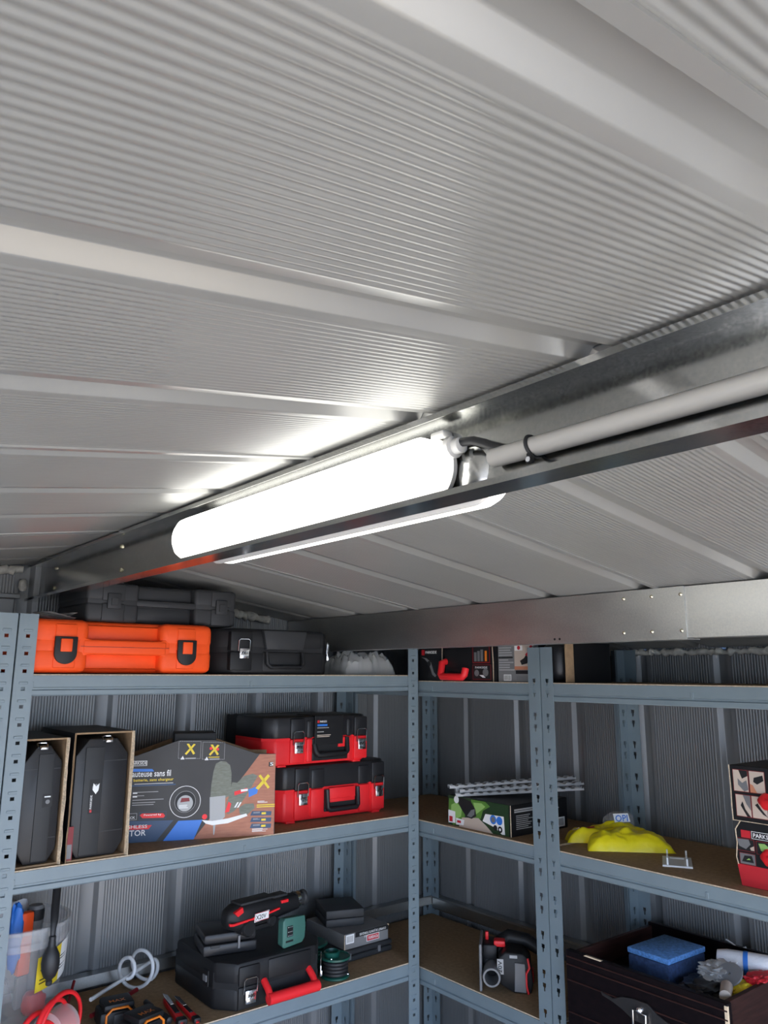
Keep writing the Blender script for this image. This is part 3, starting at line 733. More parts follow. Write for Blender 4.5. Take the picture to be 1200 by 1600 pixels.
# the pictured jigsaw
b.flat(cc((636, 520), (640, 420), (652, 320), (668, 262), (705, 242), (745, 244), (778, 270), (792, 330), (794, 420), (786, 500), (752, 520)), y-.0004, 11)
b.flat(cc((780, 500), (800, 400), (840, 402), (890, 350), (960, 330), (1000, 345), (960, 420), (900, 520), (860, 580), (820, 620), (780, 640), (752, 620)), y-.0005, 11)
b.flat(cc((860, 590), (905, 560), (975, 556), (985, 590), (930, 640), (870, 640)), y-.0004, 11)
b.flat(cc((632, 515), (752, 500), (755, 660), (720, 690), (640, 690)), y-.0006, 12)
b.flat(cc((580, 684), (610, 710), (660, 722), (780, 706), (930, 650), (920, 632), (780, 670), (660, 690)), y-.0008, 13)
b.flat(cc((668, 720), (686, 716), (680, 790), (672, 792)), y-.0007, 4)
b.flat(cc((752, 628), (778, 545), (800, 560), (786, 622)), y-.001, 6); b.flat(cc((820, 470), (920, 440), (925, 462), (880, 480), (822, 500)), y-.001, 6); b.flat(cc((870, 452), (925, 446), (925, 462), (872, 470)), y-.0012, 5)
b.disc(*cc((600, 660))[0], .007, y-.001, 6); b.flat(cc((930, 452), (1010, 420), (1000, 480), (935, 510)), y-.0007, 1)
for k in (0, 22): b.flat(cc((822+k, 590), (836+k, 588), (858+k, 548), (846+k, 548)), y-.0012, 5)
b.flat(cc((985, 440), (1080, 330), (1098, 345), (1008, 452)), y-.0014, 3); b.flat(cc((1005, 345), (1022, 335), (1098, 430), (1082, 442)), y-.0014, 3)
b.rect(*cc((1085, 272))[0], *cc((1118, 236))[0], y-.0004, 9); b.ftext('S', *cc((1094, 266))[0], .010, .0095, y-.0008, 5)
rows(b, *cc((1005, 538))[0], .030, .006, 2, y-.0004, 5, 1); rows(b, *cc((1000, 565))[0], .052, .010, 2, y-.0004, 8, 2)
for i, zz in enumerate((612, 660, 706)):
    b.flat(cc((952, zz+36), (965, zz+2), (1120, zz), (1116, zz+32)), y-.0004, 2); b.rect(*cc((1040, zz+26))[0], *cc((1075, zz+8))[0], y-.0007, 3); rows(b, *cc((975, zz+10))[0], .020, .004, 2, y-.0007, 4, i)
rows(b, *cc((970, 745))[0], .044, .010, 4, y-.0004, 5, 8)
b.build('front_print', ['wood', 'blue', 'navy', 'yel', 'lgrey', 'white', 'red', 'cardg', 'yel', 'dgrey', 'reddk', 'olive', 'lgrey', 'white'], t)

# red and black cases
def red_case(label, loc, Wd, H, D, zs, lx, hx, hw):
    t = thing('tool_case', label, 'tool case', loc, 0)
    def outl(e): return [(-Wd/2+.03+e, e), (Wd/2-.03-e, e), (Wd/2-e, .035+e), (Wd/2-e, D-e), (-Wd/2+e, D-e), (-Wd/2+e, .035+e)]
    b = B(); b.prism(outl(.001), .004, zs, 'z', .007); b.prism(outl(.0022), .03, zs+.004, 'z')
    b.span((-Wd/2+.04, .0, 0), (-Wd/2+.07, D-.02, .006), .001); b.span((Wd/2-.07, .0, 0), (Wd/2-.04, D-.02, .006), .001)
    for x in lx:
        b.span((x-.026, -.005, .010), (x+.026, .012, zs), .003)
    b.span((hx+hw/2+.004, -.004, .010), (lx[1]-.034, .012, zs), .004); b.span((lx[0]+.034, -.004, .010), (hx-hw/2-.004, .012, zs), .004)
    b.build('tub', 'red', t, smooth=35)
    b = B(); b.prism(outl(0), zs+.001, H, 'z', .010)
    for x in lx: b.span((x-.026, -.006, zs+.001), (x+.026, .012, H-.006), .004)
    b.span((hx+hw/2, -.004, zs+.001), (lx[1]-.034, .012, H-.012), .006); b.span((lx[0]+.034, -.004, zs+.001), (hx-hw/2, .012, H-.012), .006)
    b.build('lid', 'blk_s', t, smooth=35)
    for x in lx: latch(t, x, zs-.010, -.007, .038, .066)
    return t
t = red_case('lower of two stacked red and black tool cases, red grip panel', (1.4925, 2.09, zB), .436, .164, .20, .092, (-.128, .168), .022, .130)
b = B(); b.prism([(-.043, .088), (.087, .088), (.087, .022), (-.043, .022)], -.004, .004, 'y', .002); b.build('handle_recess', 'blk', t)
b = B(); b.tube([(-.037, -.008, .088), (-.037, -.012, .035), (-.030, -.014, .028), (.074, -.014, .028), (.081, -.012, .035), (.081, -.008, .088)], .0075, 8); b.build('handle', 'blk_s', t, smooth=60)
b = B(); b.span((-.029, -.009, .058), (.073, 0, .092), .003); b.span((-.029, -.006, .048), (.073, 0, .060), .002); b.build('grip_panel', 'red', t, smooth=35)
t = red_case('upper of two stacked red and black tool cases, black sleeve label', (1.430, 2.085, zB+.1645), .392, .147, .20, .080, (-.089, .153), .034, .128)
b = B(); b.span((-.030, -.010, .060), (.078, -.006, .147), .001); b.span((-.030, -.010, .1475), (.078, .10, .149), .0005); b.build('label_sleeve', 'cardb', t)
b = B(); y = -.0106
b.rect(-.022, .126, -.014, .134, y, 1); b.ftext('PARKSIDE', -.012, .127, .026, .006, y, 0); b.rect(-.022, .116, .016, .122, y, 2); rows(b, -.022, .112, .044, .004, 1, y, 3, 2); rows(b, -.022, .100, .036, .004, 1, y, 3, 3); rows(b, -.022, .090, .074, .009, 2, y, 4, 4)
b.build('label_print', ['white', 'redp', 'blue', 'lgrey', 'pink'], t)
b = B(); b.span((-.034, -.003, .012), (.102, .004, .080), .003); b.build('handle_recess', 'blk', t)
b = B(); b.span((.062, -.008, .050), (.088, 0, .080), .002); b.build('grip_panel', 'red', t)
b = B(); b.tube([(-.028, -.004, .062), (-.026, -.012, .038), (-.018, -.014, .030), (.084, -.014, .030), (.094, -.012, .038), (.096, -.004, .078)], .009, 8); b.build('handle', 'blk', t, smooth=60)

t = thing('tool_box_carton', 'tall black and blue carton standing behind the red cases', 'box', (1.425, 2.298, zB), 0)
box_shell(t, .345, .308, .080)
b = B(); y = -.0006; b.rect(-.170, .20, -.130, .300, y, 0); b.ftext('20V', -.166, .262, .030, .018, y-.0004, 1); rows(b, -.10, .295, .09, .09, 10, y, 2, 5, .35); b.build('front_print', ['navy', 'lgrey', 'mid'], t)

# ================================================================== second shelf, right units
zE = 1.2345
t = thing('drill_chuck_carton', 'green and black drill carton under the white plastic strips', 'box', (1.787, 1.753, zE), -90)
Wd, H, D = .262, .088, .26
box_shell(t, Wd, H, D, 'cardb')
b = B(); y = -.0006
b.rect(-.131, 0, .124, H, y, 0)
b.flat([(-.110, 0), (-.060, .02), (-.055, .055), (-.095, .08), (-.127, .078), (-.131, .03)], y-.0002, 8); b.flat([(-.03, .086), (.03, .086), (.05, .075), (.02, .060), (.01, .035), (-.02, .03)], y-.0002, 8)
b.flat([(-.100, .02), (-.075, .03), (-.070, .055), (-.095, .07), (-.118, .06), (-.12, .035)], y-.0003, 1); b.flat([(-.02, .078), (.015, .080), (.03, .072), (.01, .058), (-.01, .045)], y-.0003, 1)
b.flat([(-.085, 0), (-.07, .028), (.0, .036), (.03, .02), (.060, 0)], y-.0004, 2)
b.flat([(-.092, .080), (-.075, .087), (-.030, .080), (-.012, .060), (-.008, .040), (-.028, .030), (-.05, .032), (-.07, .050), (-.08, .062)], y-.0006, 3); b.flat([(-.048, .036), (-.03, .034), (-.016, .044), (-.014, .060), (-.03, .055)], y-.0008, 4)
b.disc(-.094, .078, .011, y-.0007, 5, 14); b.flat([(-.131, .006), (-.100, .008), (-.100, .042), (-.131, .044)], y-.0006, 5); b.rect(-.127, .010, -.112, .026, y-.0009, 6)
b.flat([(-.097, .004), (-.064, .006), (-.06, .022), (-.097, .024)], y-.0006, 5); rows(b, -.092, .018, .026, .008, 1, y-.0009, 6, 1, .9)
b.flat([(.018, .030), (.030, .052), (.104, .054), (.108, .004), (.096, .003), (.070, .018)], y-.0006, 5)
b.disc(.062, .040, .013, y-.0009, 7); b.disc(.062, .040, .008, y-.0011, 4); b.disc(.087, .040, .012, y-.0009, 7); b.disc(.070, .018, .008, y-.0009, 3); b.disc(.089, .016, .009, y-.0009, 3); b.disc(.089, .016, .004, y-.0011, 5)
b.build('front_print', ['dgreen', 'lime', 'pink', 'dgrey', 'mid', 'white', 'redp', 'blue', 'lime2'], t)
b = B(); rows(b, .015, .076, .090, .012, 2, 0, 0, 6, .7); rows(b, .022, .058, .085, .042, 8, 0, 0, 7, .4); rows(b, .14, .070, .08, .03, 5, 0, 0, 8, .5); b.rect(.205, .006, .245, .034, 0, 1)
for i in range(9): b.rect(.209+i*.0035, .010, .2105+i*.0035, .030, -.0003, 2)
side(b, Wd/2+.0006); b.build('side_print', ['lgrey', 'white', 'dgrey'], t)
b = B(); b.tube([(.131, -.0006, .001), (.1312, -.0008, .03), (.1308, -.0008, .06), (.131, -.0006, .088)], .0012, 5); b.build('worn_edge', 'tan', t)
labs = ('topmost white plastic strip, the one nearest the wall, lying on the drill carton', 'white plastic strip in the middle of three on the drill carton', 'lowest white plastic strip at the front of the drill carton')
for i, (x, y_, dz, L, rz) in enumerate(((1.786, 1.880, .0202, .42, -31), (1.802, 1.850, .0101, .40, -35), (1.784, 1.848, 0., .40, -40))):
    t = thing('plastic_strip', labs[i], 'strip', (x, y_, zE+H+.0006), rz, 'white plastic strips on the drill carton'); t.rotation_euler = (0, R(-3.2), R(rz))
    b = B(); n = 14
    b.prism([(-.014, dz), (.014, dz), (.014, dz+.002), (-.014, dz+.002)], 0, L, 'x')
    b.build('web', 'whtp', t)
    for s in (-1, 1):
        vs = []; P = [(0, dz)]
        for k in range(n):
            a = L*k/n; P += [(a, dz+.009), (a+L*.5/n, dz+.009), (a+L*.6/n, dz+.006), (a+L*.92/n, dz+.006)]
        P += [(L, dz+.009), (L, dz)]
        b = B(); b.prism(P, s*.014-.001, s*.014+.001, 'y'); b.build('scalloped_edge', 'whtp', t)
    if dz:
        b = B(); b.span((.02, -.010, 0), (.03, .010, dz)); b.span((L*.5, -.010, 0), (L*.5+.01, .010, dz)); b.build('clip', 'whtp', t)

t = thing('plastic_bag', 'bright yellow crumpled plastic pouch lying folded on the brown shelf', 'bag', (1.945, 1.385, zE), -45)
b = B(); pouch(b, (.03, -.036), .215, .125, .050, 12); b.build('pouch', 'yfilm', t, smooth=70)
b = B(); hz = pouch(b, (-.005, .050), .235, .095, .050, 15); b.build('folded_top', 'yfilm', t, smooth=70)
b = B(); b.lump((.035, .085, .030), (.095, .05, .085), 21, .3, 3, 2.0, 0, .002); b.build('clear_flap', 'film2', t, smooth=40)
b = B()
def drape(q): return [(x, y, hz(x, y)) for x, y in q]
b.add(drape([(-.070, .040), (-.045, .034), (-.042, .052), (-.066, .058)]), [(0, 1, 2, 3)], 2); b.add(drape([(-.108, .035), (-.090, .02), (-.080, .05), (-.10, .065)]), [(0, 1, 2, 3)], 0)
b.add([(.015, .050, .050), (.060, .056, .052), (.055, .062, .074), (.012, .058, .072)], [(0, 1, 2, 3)], 0)
b.text('OPI', (.018, .0498, .052), (.98, .13, .03), (-.05, .2, .97), .036, .018, 1)
b.build('pouch_print', ['white', 'blue', 'redp'], t)

t = thing('bracket', 'small white plastic bracket with toothed sides on the brown shelf', 'bracket', (1.890, 1.160, zE), -58)
b = B()
b.span((-.034, -.052, 0), (-.016, .052, .004)); b.span((.018, -.052, 0), (.036, .052, .004)); b.span((-.016, -.052, .0002), (.018, -.042, .0038)); b.span((-.016, .040, .0002), (.018, .052, .0038)); b.span((-.016, -.042, .0002), (.018, .040, .0012)); b.build('frame', 'white', t)
for s in (-.022, .024):
    P = [(-.046, .003), (-.046, .020), (-.036, .017), (-.030, .012), (-.024, .013), (-.018, .009), (-.010, .011), (-.004, .008), (.006, .010), (.012, .009), (.020, .013), (.030, .014), (.040, .022), (.046, .022), (.046, .003)]
    b = B(); b.prism(P, s-.002, s+.002, 'x'); b.build('toothed_side', 'white', t)

t = thing('tool_box_carton', 'black carton with red base at the right edge, underneath another carton', 'box', (1.812, .805, zE), -90)
P = [(-.148, 0), (.15, 0), (.156, .05), (.156, .139), (-.138, .139), (-.150, .125), (-.156, .05)]
b = B(); b.prism(P, 0, .25, 'y', .001); b.build('carton', 'cardb', t)
b = B(); y = -.0005
b.flat([(-.147, .001), (.15, .001), (.154, .046), (-.154, .046)], y, 0)
b.rect(-.140, .104, -.118, .120, y, 0); b.frame(-.116, .104, -.056, .120, .001, y, 1); b.ftext('PARKSIDE', -.112, .1075, .052, .009, y, 1)
def pic(x0, z0, x1, z1, bgm, shp):
    b.rect(x0-.0012, z0-.0012, x1+.0012, z1+.0012, y, 2); b.rect(x0, z0, x1, z1, y-.0002, bgm)
    for m_, q in shp: b.flat([(x0+(x1-x0)*a, z0+(z1-z0)*c) for a, c in q], y-.0004-.0002*m_/9, m_)
pic(-.150, .076, -.112, .101, 3, [(4, ((.0, .95), (.7, 1), (.8, .6), (.5, .15), (.1, .35))), (5, ((.75, .3), (1, .5), (1, .1), (.8, .1)))])
pic(-.106, .074, -.060, .100, 3, [(6, ((.1, .85), (.4, .9), (.9, .3), (.6, .05), (.2, .3))), (5, ((.55, .6), (1, .9), (1, .35), (.8, .4)))])
pic(-.146, .048, -.112, .070, 4, [(3, ((.1, .2), (.3, .8), (.8, .85), (.9, .2))), (6, ((.4, .4), (.6, .6), (.7, .45))), (1, ((.66, .4), (.76, .42), (.74, .55)))])
b.build('front_print', ['redp', 'white', 'reddk', 'dgrey', 'mid', 'pink', 'lime'], t)
b = B(); b.tube([(-.151, -.001, .045), (-.1545, -.001, .06), (-.1505, -.001, .09), (-.152, -.001, .12), (-.139, -.001, .139)], .0013, 5); b.build('worn_edge', 'tan', t)
b = B(); b.tube([(-.082, .002, .078), (-.082, -.016, .072), (-.076, -.02, .066), (.06, -.02, .066), (.066, -.016, .072), (.066, .002, .078)], .0105, 10); b.build('case_handle', 'red', t, smooth=60)
t = thing('tool_box_carton', 'black carton with four tool pictures stacked at the right edge', 'box', (1.802, .810, zE+.1395), -91)
b = B(); b.span((-.146, 0, 0), (.15, .25, .122), .001, seg=1); b.build('carton', 'cardb', t)
b = B(); y = -.0005
for (x0, z0, s_) in ((-.138, .066, 0), (-.100, .066, 1), (-.136, .012, 2), (-.099, .012, 3)):
    shp = [[(4, ((.3, .6), (.6, .4), (.9, .55), (1, .1), (.7, .0), (.3, .3))), (3, ((.4, 1), (1, 1), (1, .75), (.6, .6)))],
           [(3, ((.3, .7), (.9, .85), (.95, .6), (.5, .4), (.25, .5))), (7, ((.0, .0), (.45, .0), (.2, .35), (0, .4)))],
           [(3, ((.3, .5), (.45, .7), (.6, .35), (.95, .0), (.7, .0))), (4, ((.5, 1), (1, 1), (1, .3), (.7, .6)))],
           [(3, ((.2, .6), (.4, .7), (.6, .45), (1, .1), (.7, .2))), (4, ((.5, 1), (1, 1), (1, .6)))]][s_]
    pic(x0, z0, x0+.034, z0+.046, 5, shp)
b.build('front_print', ['redp', 'white', 'reddk', 'dgrey', 'mid', 'pink', 'lime', 'skin'], t)
b = B(); b.tube([(-.0535, -.001, .06), (-.0545, -.001, .09), (-.053, -.001, .12)], .001, 5); b.tube([(-.1465, -.0005, .0), (-.1472, -.0005, .03), (-.1462, -.0005, .07), (-.147, -.0005, .122)], .0011, 5); b.tube([(-.147, -.0005, .001), (-.09, -.0005, .0012), (0, -.0005, .001)], .0009, 5); b.build('worn_edge', 'tan', t)
b = B(); b.tube([(-.066, .002, .058), (-.066, -.016, .052), (-.06, -.02, .046), (.06, -.02, .046), (.066, -.016, .052), (.066, .002, .058)], .0115, 10); b.build('case_handle', 'red', t, smooth=60)

# ================================================================== third shelf, left unit
zC = .824
t = thing('tool_case', 'large black toolbox with a red carry handle on the lower shelf', 'tool case', (1.245, 1.996, zC))
def tb(w, d, c): return [(-w/2+c, 0), (w/2-c, 0), (w/2, c*1.4), (w/2, d), (-w/2, d), (-w/2, c*1.2)]
b = B(); b.prism(tb(.345, .29, .045), 0, .058, 'z', .009); b.prism([(p[0]*.991, p[1]*.991+.0013) for p in tb(.345, .29, .045)], .03, .09, 'z')
b.span((-.125, -.004, .004), (-.060, .01, .058), .004); b.build('tub', 'blk', t, smooth=35)
b = B(); b.prism(tb(.345, .29, .045), .0595, .118, 'z', .012); b.span((-.125, -.004, .0595), (-.060, .01, .108), .005); b.span((-.035, -.003, .0595), (.105, .01, .110), .005); b.build('lid', 'blk', t, smooth=35)
latch(t, -.092, .048, -.006, .040, .062); latch(t, .150, .052, .024, .034, .058, 55)
b = B(); b.span((-.176, .075, .05), (-.171, .105, .09), .002); b.span((-.179, .080, .062), (-.175, .100, .078), .001, mi=1); b.build('side_clip', ['blk', 'mid'], t)
b = B()
b.tube([(-.046, .002, .060), (-.046, -.022, .045), (-.046, -.036, .030)], .0095, 10); b.tube([(.098, .002, .060), (.098, -.022, .045), (.098, -.036, .030)], .0095, 10); b.tube([(-.054, -.038, .026), (.106, -.038, .026)], .0145, 12); b.build('handle', 'red', t, smooth=50)
zT = zC+.1185
t = thing('charger_case', 'small glossy black box lying on the black toolbox under the power tool', 'box', (1.150, 2.135, zT), -14)
b = B(); b.span((-.075, -.065, 0), (.075, .065, .028), .006); b.build('lower_half', 'blk_s', t, smooth=40)
b = B(); b.span((-.073, -.063, .029), (.073, .063, .055), .008); b.build('upper_half', 'blk_s', t, smooth=40)
b = B(); b.span((.020, -.068, .012), (.026, -.062, .045), .001); b.build('catch', 'mid', t)
b = B(); b.span((-.055, -.0665, .02), (-.03, -.064, .027), .001); b.build('catch', 'gry', t)
zQ = zT+.0555
t = thing('power_tool', 'black and red cordless power tool lying across the black toolbox', 'power tool', (1.225, 2.075, zQ), 8)
b = B(); sec_ = [(-.125, .010, .012), (-.118, .024, .022), (-.095, .034, .031), (-.04, .037, .033), (.02, .033, .030), (.07, .028, .026), (.11, .024, .024), (.13, .022, .022), (.135, .014, .014)]
rings = []
for x, h, d in sec_: rings.append(([(d*math.copysign(abs(math.cos(2*math.pi*k/20))**.7, math.cos(2*math.pi*k/20)), .040+h*math.copysign(abs(math.sin(2*math.pi*k/20))**.7, math.sin(2*math.pi*k/20))) for k in range(20)], x))
stack(b, rings); b.build('body', 'blk', t, smooth=50)
b = B(); b.prism([(-.128, .030), (-.115, .028), (-.02, .032), (.045, .040), (.045, .045), (-.02, .038), (-.115, .034), (-.128, .037)], -.0355, -.028, 'y', .001); b.prism([(-.112, .060), (-.085, .070), (-.082, .056), (-.100, .048)], -.033, -.022, 'y', .001); b.span((.055, -.030, .052), (.080, -.020, .060), .001); b.build('red_stripe', 'red', t)
b = B(); b.prism([(-.048, .024), (.002, .027), (.004, .048), (-.046, .046)], -.0385, -.035, 'y', .0012); o = b.build('badge', 'white', t)
b = B(); b.ftext('X20V', -.044, .030, .036, .012, -.0388, 0); b.frame(-.047, .026, .002, .047, .0012, -.0386, 1); b.build('lettering', ['dgrey', 'redp'], o)
b = B(); b.span((-.09, -.03, .072), (.03, .02, .079), .003); b.span((.03, -.02, .066), (.085, .015, .074), .003); b.build('top_grip', 'gry', t, smooth=40)
b = B(); b.span((-.085, -.03, 0), (.015, .03, .012), .004); b.lathe([(.018, -.05), (.022, -.045), (.022, .0), (.016, .004)], (-.062, .012, .012), 14, axis='y'); b.lathe([(.012, -.045), (.016, -.040), (.016, .0)], (.022, .012, .014), 14, axis='y'); b.build('trigger_guard', 'blk', t, smooth=40)
b = B(); b.lathe([(.018, 0), (.022, .004), (.022, .022), (.018, .026), (.018, .034), (.022, .038), (.022, .044), (.014, .046)], (.120, 0, .044), 18, axis='x'); b.build('chuck', 'gry', t, smooth=40)
b = B(); b.lathe([(.0225, .006), (.0225, .018)], (.120, 0, .044), 18, axis='x', cap=False); b.build('chuck_ring', 'chrome', t, smooth=60)
t = thing('battery_charger', 'green square battery pad standing on the toolbox beside the power tool', 'battery', (1.306, 2.018, zT), 6)
b = B(); P = [(-.040, .006), (-.034, 0), (.030, .004), (.040, .016), (.042, .050), (.038, .074), (-.032, .078), (-.040, .070)]
b.prism(P, 0, .012, 'y', .003); b.prism([(p[0]*.94, p[1]*.94+.002) for p in P], .013, .028, 'y', .003); b.build('shell', 'green2', t, smooth=35)
b = B(); b.span((-.026, -.002, .028), (-.006, .004, .056), .001); b.span((-.030, -.001, .014), (-.004, .003, .019), .0005); b.build('contact_slots', 'blk', t)
b = B()
for z in (.030, .040, .052): b.span((-.025, -.0035, z), (-.007, -.001, z+.003), .0005)
b.build('contacts', 'chrome', t)

t = thing('hose_reel', 'round stack of black cord between dark green discs beside the toolbox', 'reel', (1.466, 2.040, zC))
b = B(); b.lathe([(.0001, 0), (.040, 0), (.043, .002), (.043, .006), (.040, .008), (.0001, .008)], n=30); b.build('bottom_disc', 'green', t, smooth=40)
b = B()
for i in range(4): b.tube([(.034*math.cos(2*math.pi*k/28), .034*math.sin(2*math.pi*k/28), .0135+i*.0095) for k in range(28)], .0052, 8, True)
b.lathe([(.030, .008), (.030, .05)], n=20, cap=False); b.build('cord', 'rubber', t, smooth=80, kind='stuff')
b = B(); b.lathe([(.0001, .050), (.041, .050), (.045, .052), (.045, .057), (.042, .058), (.040, .055), (.0001, .055)], n=30); b.lathe([(.022, .055), (.024, .068), (.020, .070), (.018, .058)], (-.008, .006, 0), 24, cap=False); b.build('top_disc', 'green', t, smooth=40)
b = B(); b.lathe([(.0001, .003), (.003, .002), (.0035, 0)], (-.030, -.022, .0575), 8); b.lathe([(.0001, .003), (.003, .002), (.0035, 0)], (.026, -.028, .0085), 8); b.build('rivet', 'chrome', t)
t = thing('hose_reel', 'green hose reel half hidden behind the toolbox and cord stack', 'reel', (1.456, 2.150, zC))
b = B(); b.lathe([(.0001, .0), (.045, 0), (.047, .003), (.047, .006), (.0001, .006)], n=28); b.build('bottom_disc', 'green', t, smooth=40)
b = B(); b.lathe([(.0001, .060), (.045, .060), (.048, .063), (.048, .067), (.045, .069), (.040, .066), (.0001, .066)], n=28); b.build('top_disc', 'green', t, smooth=40)
b = B()
for i in range(5): b.tube([(.036*math.cos(2*math.pi*k/26), .036*math.sin(2*math.pi*k/26), .0115+i*.0095) for k in range(26)], .0052, 8, True)
b.lathe([(.031, .006), (.031, .060)], n=20, cap=False); b.build('hose', 'green', t, smooth=80)

t = thing('flat_case', 'flat black plastic case lying at the bottom of the small box pile', 'case', (1.630, 2.104, zC), 2)
b = B(); b.span((-.112, 0, 0), (.112, .25, .017), .006, seg=3); b.build('lower_half', 'gry', t, smooth=40)
b = B(); b.span((-.112, 0, .018), (.112, .25, .034), .006, seg=3); b.build('lid', 'gry', t, smooth=40)
for xc in (-.065, .055): b = B(); b.span((xc-.005, -.003, .008), (xc+.005, .003, .026), .001); b.build('catch', 'mid', t)
t = thing('seal_ring_carton', 'grey carton with upside-down lettering and barcode, between two black cases', 'box', (1.640, 2.112, zC+.0345), 1)
Wd, H, D = .178, .044, .21
box_shell(t, Wd, H, D, 'cardgr')
b = B(); y = -.0006
b.rect(-.047, .029, .089, .0438, y, 0); b.text('COFFRET DE JOINTS TORIQUES', (.078, y-.0003, .0405), (-1, 0, 0), (0, 0, -1), .108, .0085, 1)
b.rect(-.084, .016, -.052, .042, y-.0002, 1)
for i in range(9): b.rect(-.080+i*.0028, .020, -.0788+i*.0028, .038, y-.0005, 2)
b.rect(-.002, .009, .050, .028, y-.0003, 1); b.rect(0, .0105, .048, .0265, y-.0005, 3); b.text('POWERFIX', (.045, y-.0008, .0235), (-1, 0, 0), (0, 0, -1), .041, .009, 1); b.rect(-.012, .023, .012, .029, y-.0002, 4)
b.build('front_print', ['dgrey', 'white', 'mid', 'redp', 'lgrey'], t)
b = B(); b.tube([(-.089, -.0005, .001), (-.0894, -.0007, .022), (-.089, -.0005, .044)], .0012, 5); b.tube([(.089, -.0005, .040), (.089, -.0005, .044), (.085, -.0005, .0442)], .0016, 5); b.build('worn_edge', 'tan', t)
t = thing('flat_case', 'square black plastic case on top of the grey lettered carton', 'case', (1.622, 2.232, zC+.079), -20)
b = B(); b.span((-.064, -.06, 0), (.064, .085, .024), .004); b.build('lower_half', 'gry', t, smooth=40)
b = B(); b.span((-.064, -.06, .0245), (.064, .085, .050), .004); b.build('lid', 'gry', t, smooth=40)

# cutters, screwdriver, batteries
def cutter(label, p0, p1, s):
    d = Vector(p1)-Vector(p0); rz = math.degrees(math.atan2(d.y, d.x)); L = d.length
    t = thing('utility_knife', label, 'utility knife', (*p0[:2], zC), rz, 'utility knives beside the toolbox')
    b = B(); P = [(0, -.007), (.02, -.009), (L*.8, -.011), (L, -.009), (L, .009), (L*.8, .011), (.02, .009), (0, .006)]
    b.prism([(p[0], p[1]*s) for p in P], .0005, .015*s, 'z', .003); b.build('handle', 'red', t, smooth=40)
    b = B(); b.span((.01, -.006*s, .012*s), (L*.7, .006*s, .0175*s), .001); b.span((L*.84, -.0125*s, 0), (L*1.0, .0125*s, .0168*s), .004); b.build('grip', 'blk', t, smooth=40)
    b = B(); b.prism([(-.018, -.004), (.002, -.006), (L*.38, -.005), (L*.38, .005), (0, .006)], .0135*s, .0185*s, 'z', .0008); b.build('blade_slider', 'chrome', t)
cutter('larger black and red utility knife, next to the orange batteries', (.998, 2.172), (.972, 2.006), 1.0)
cutter('smaller red utility knife closest to the black toolbox', (1.022, 2.150), (1.010, 2.000), .78)
t = thing('screwdriver', 'short black screwdriver lying between batteries and utility knives', 'screwdriver', (.950, 2.035, zC), 91)
b = B(); b.lathe([(.0001, 0), (.008, .002), (.0095, .012), (.0085, .05), (.0095, .075), (.006, .085)], (0, 0, .0098), 12, axis='x'); b.build('grip', 'rubber', t, smooth=50)
b = B(); b.lathe([(.0045, .083), (.0045, .11), (.007, .112), (.007, .15), (.0001, .152)], (0, 0, .0098), 10, axis='x'); b.build('shaft', 'gry', t, smooth=50)
def battery(label, loc, rz, lit):
    t = thing('tool_battery', label, 'battery', loc, rz, 'orange-trimmed batteries')
    b = B(); b.span((-.045, -.036, 0), (.045, .036, .040), .008); b.span((-.036, -.034, .038), (.040, .034, .056), .007); b.build('pack', 'blk', t, smooth=40)
    b = B(); b.tube([(-.030, -.0365, .006), (-.030, -.0375, .034), (-.016, -.036, .046), (.022, -.036, .046), (.034, -.0375, .034), (.034, -.0365, .006)], .0032, 6); b.build('trim', 'org2', t, smooth=60)
    b = B(); b.span((-.012, -.040, .008), (.018, -.034, .034), .003); b.build('release_button', 'gry', t, smooth=40)
    b = B(); b.text('MAX', (-.02, -.02, .0564), (1, 0, 0), (0, 1, 0), .04, .016, 0); b.build('lettering', 'org2', t)
    return t
battery('black battery pack with a wide orange trim in front of the spiral stake', (.872, 2.022, zC), 14, 1)
battery('second black battery pack behind, half hidden by the wide-trimmed one', (.846, 2.135, zC), -8, 0)

# spiral ground stake
t = thing('spiral_stake', 'white spiral ground stake leaning over the batteries', 'stake', (.80, 2.20, zC))
b = B(); A = Vector((0, -.01, .048)); E_ = Vector((.235, .150, .052)); ax = (E_-A).normalized(); s1 = ax.cross(Vector((0, 0, 1))).normalized(); s2 = s1.cross(ax)
P = [A.lerp(E_, i/8) for i in range(9)]; b.tube(P, .0052, 8)
b.build('rod', 'wht', t, smooth=80)
b = B(); P = []; n = 60
for i in range(n+1):
    f_ = i/n; a = f_*2*math.pi*2.2 - .5; r_ = .044*min(1, (f_*6)+.1)*min(1, (1-f_)*6+.1)
    P.append(A.lerp(E_, .52+.47*f_) + (s1*math.cos(a)+s2*math.sin(a))*r_)
b.tube(P, .0052, 8); b.build('coil', 'wht', t, smooth=80)
b = B(); b.tube([A+Vector((.0, -.012, -.034)), A.lerp(E_, .62)+Vector((.012, -.016, -.038))], .006, 8); b.build('red_sleeve', 'reddk', t, smooth=80)
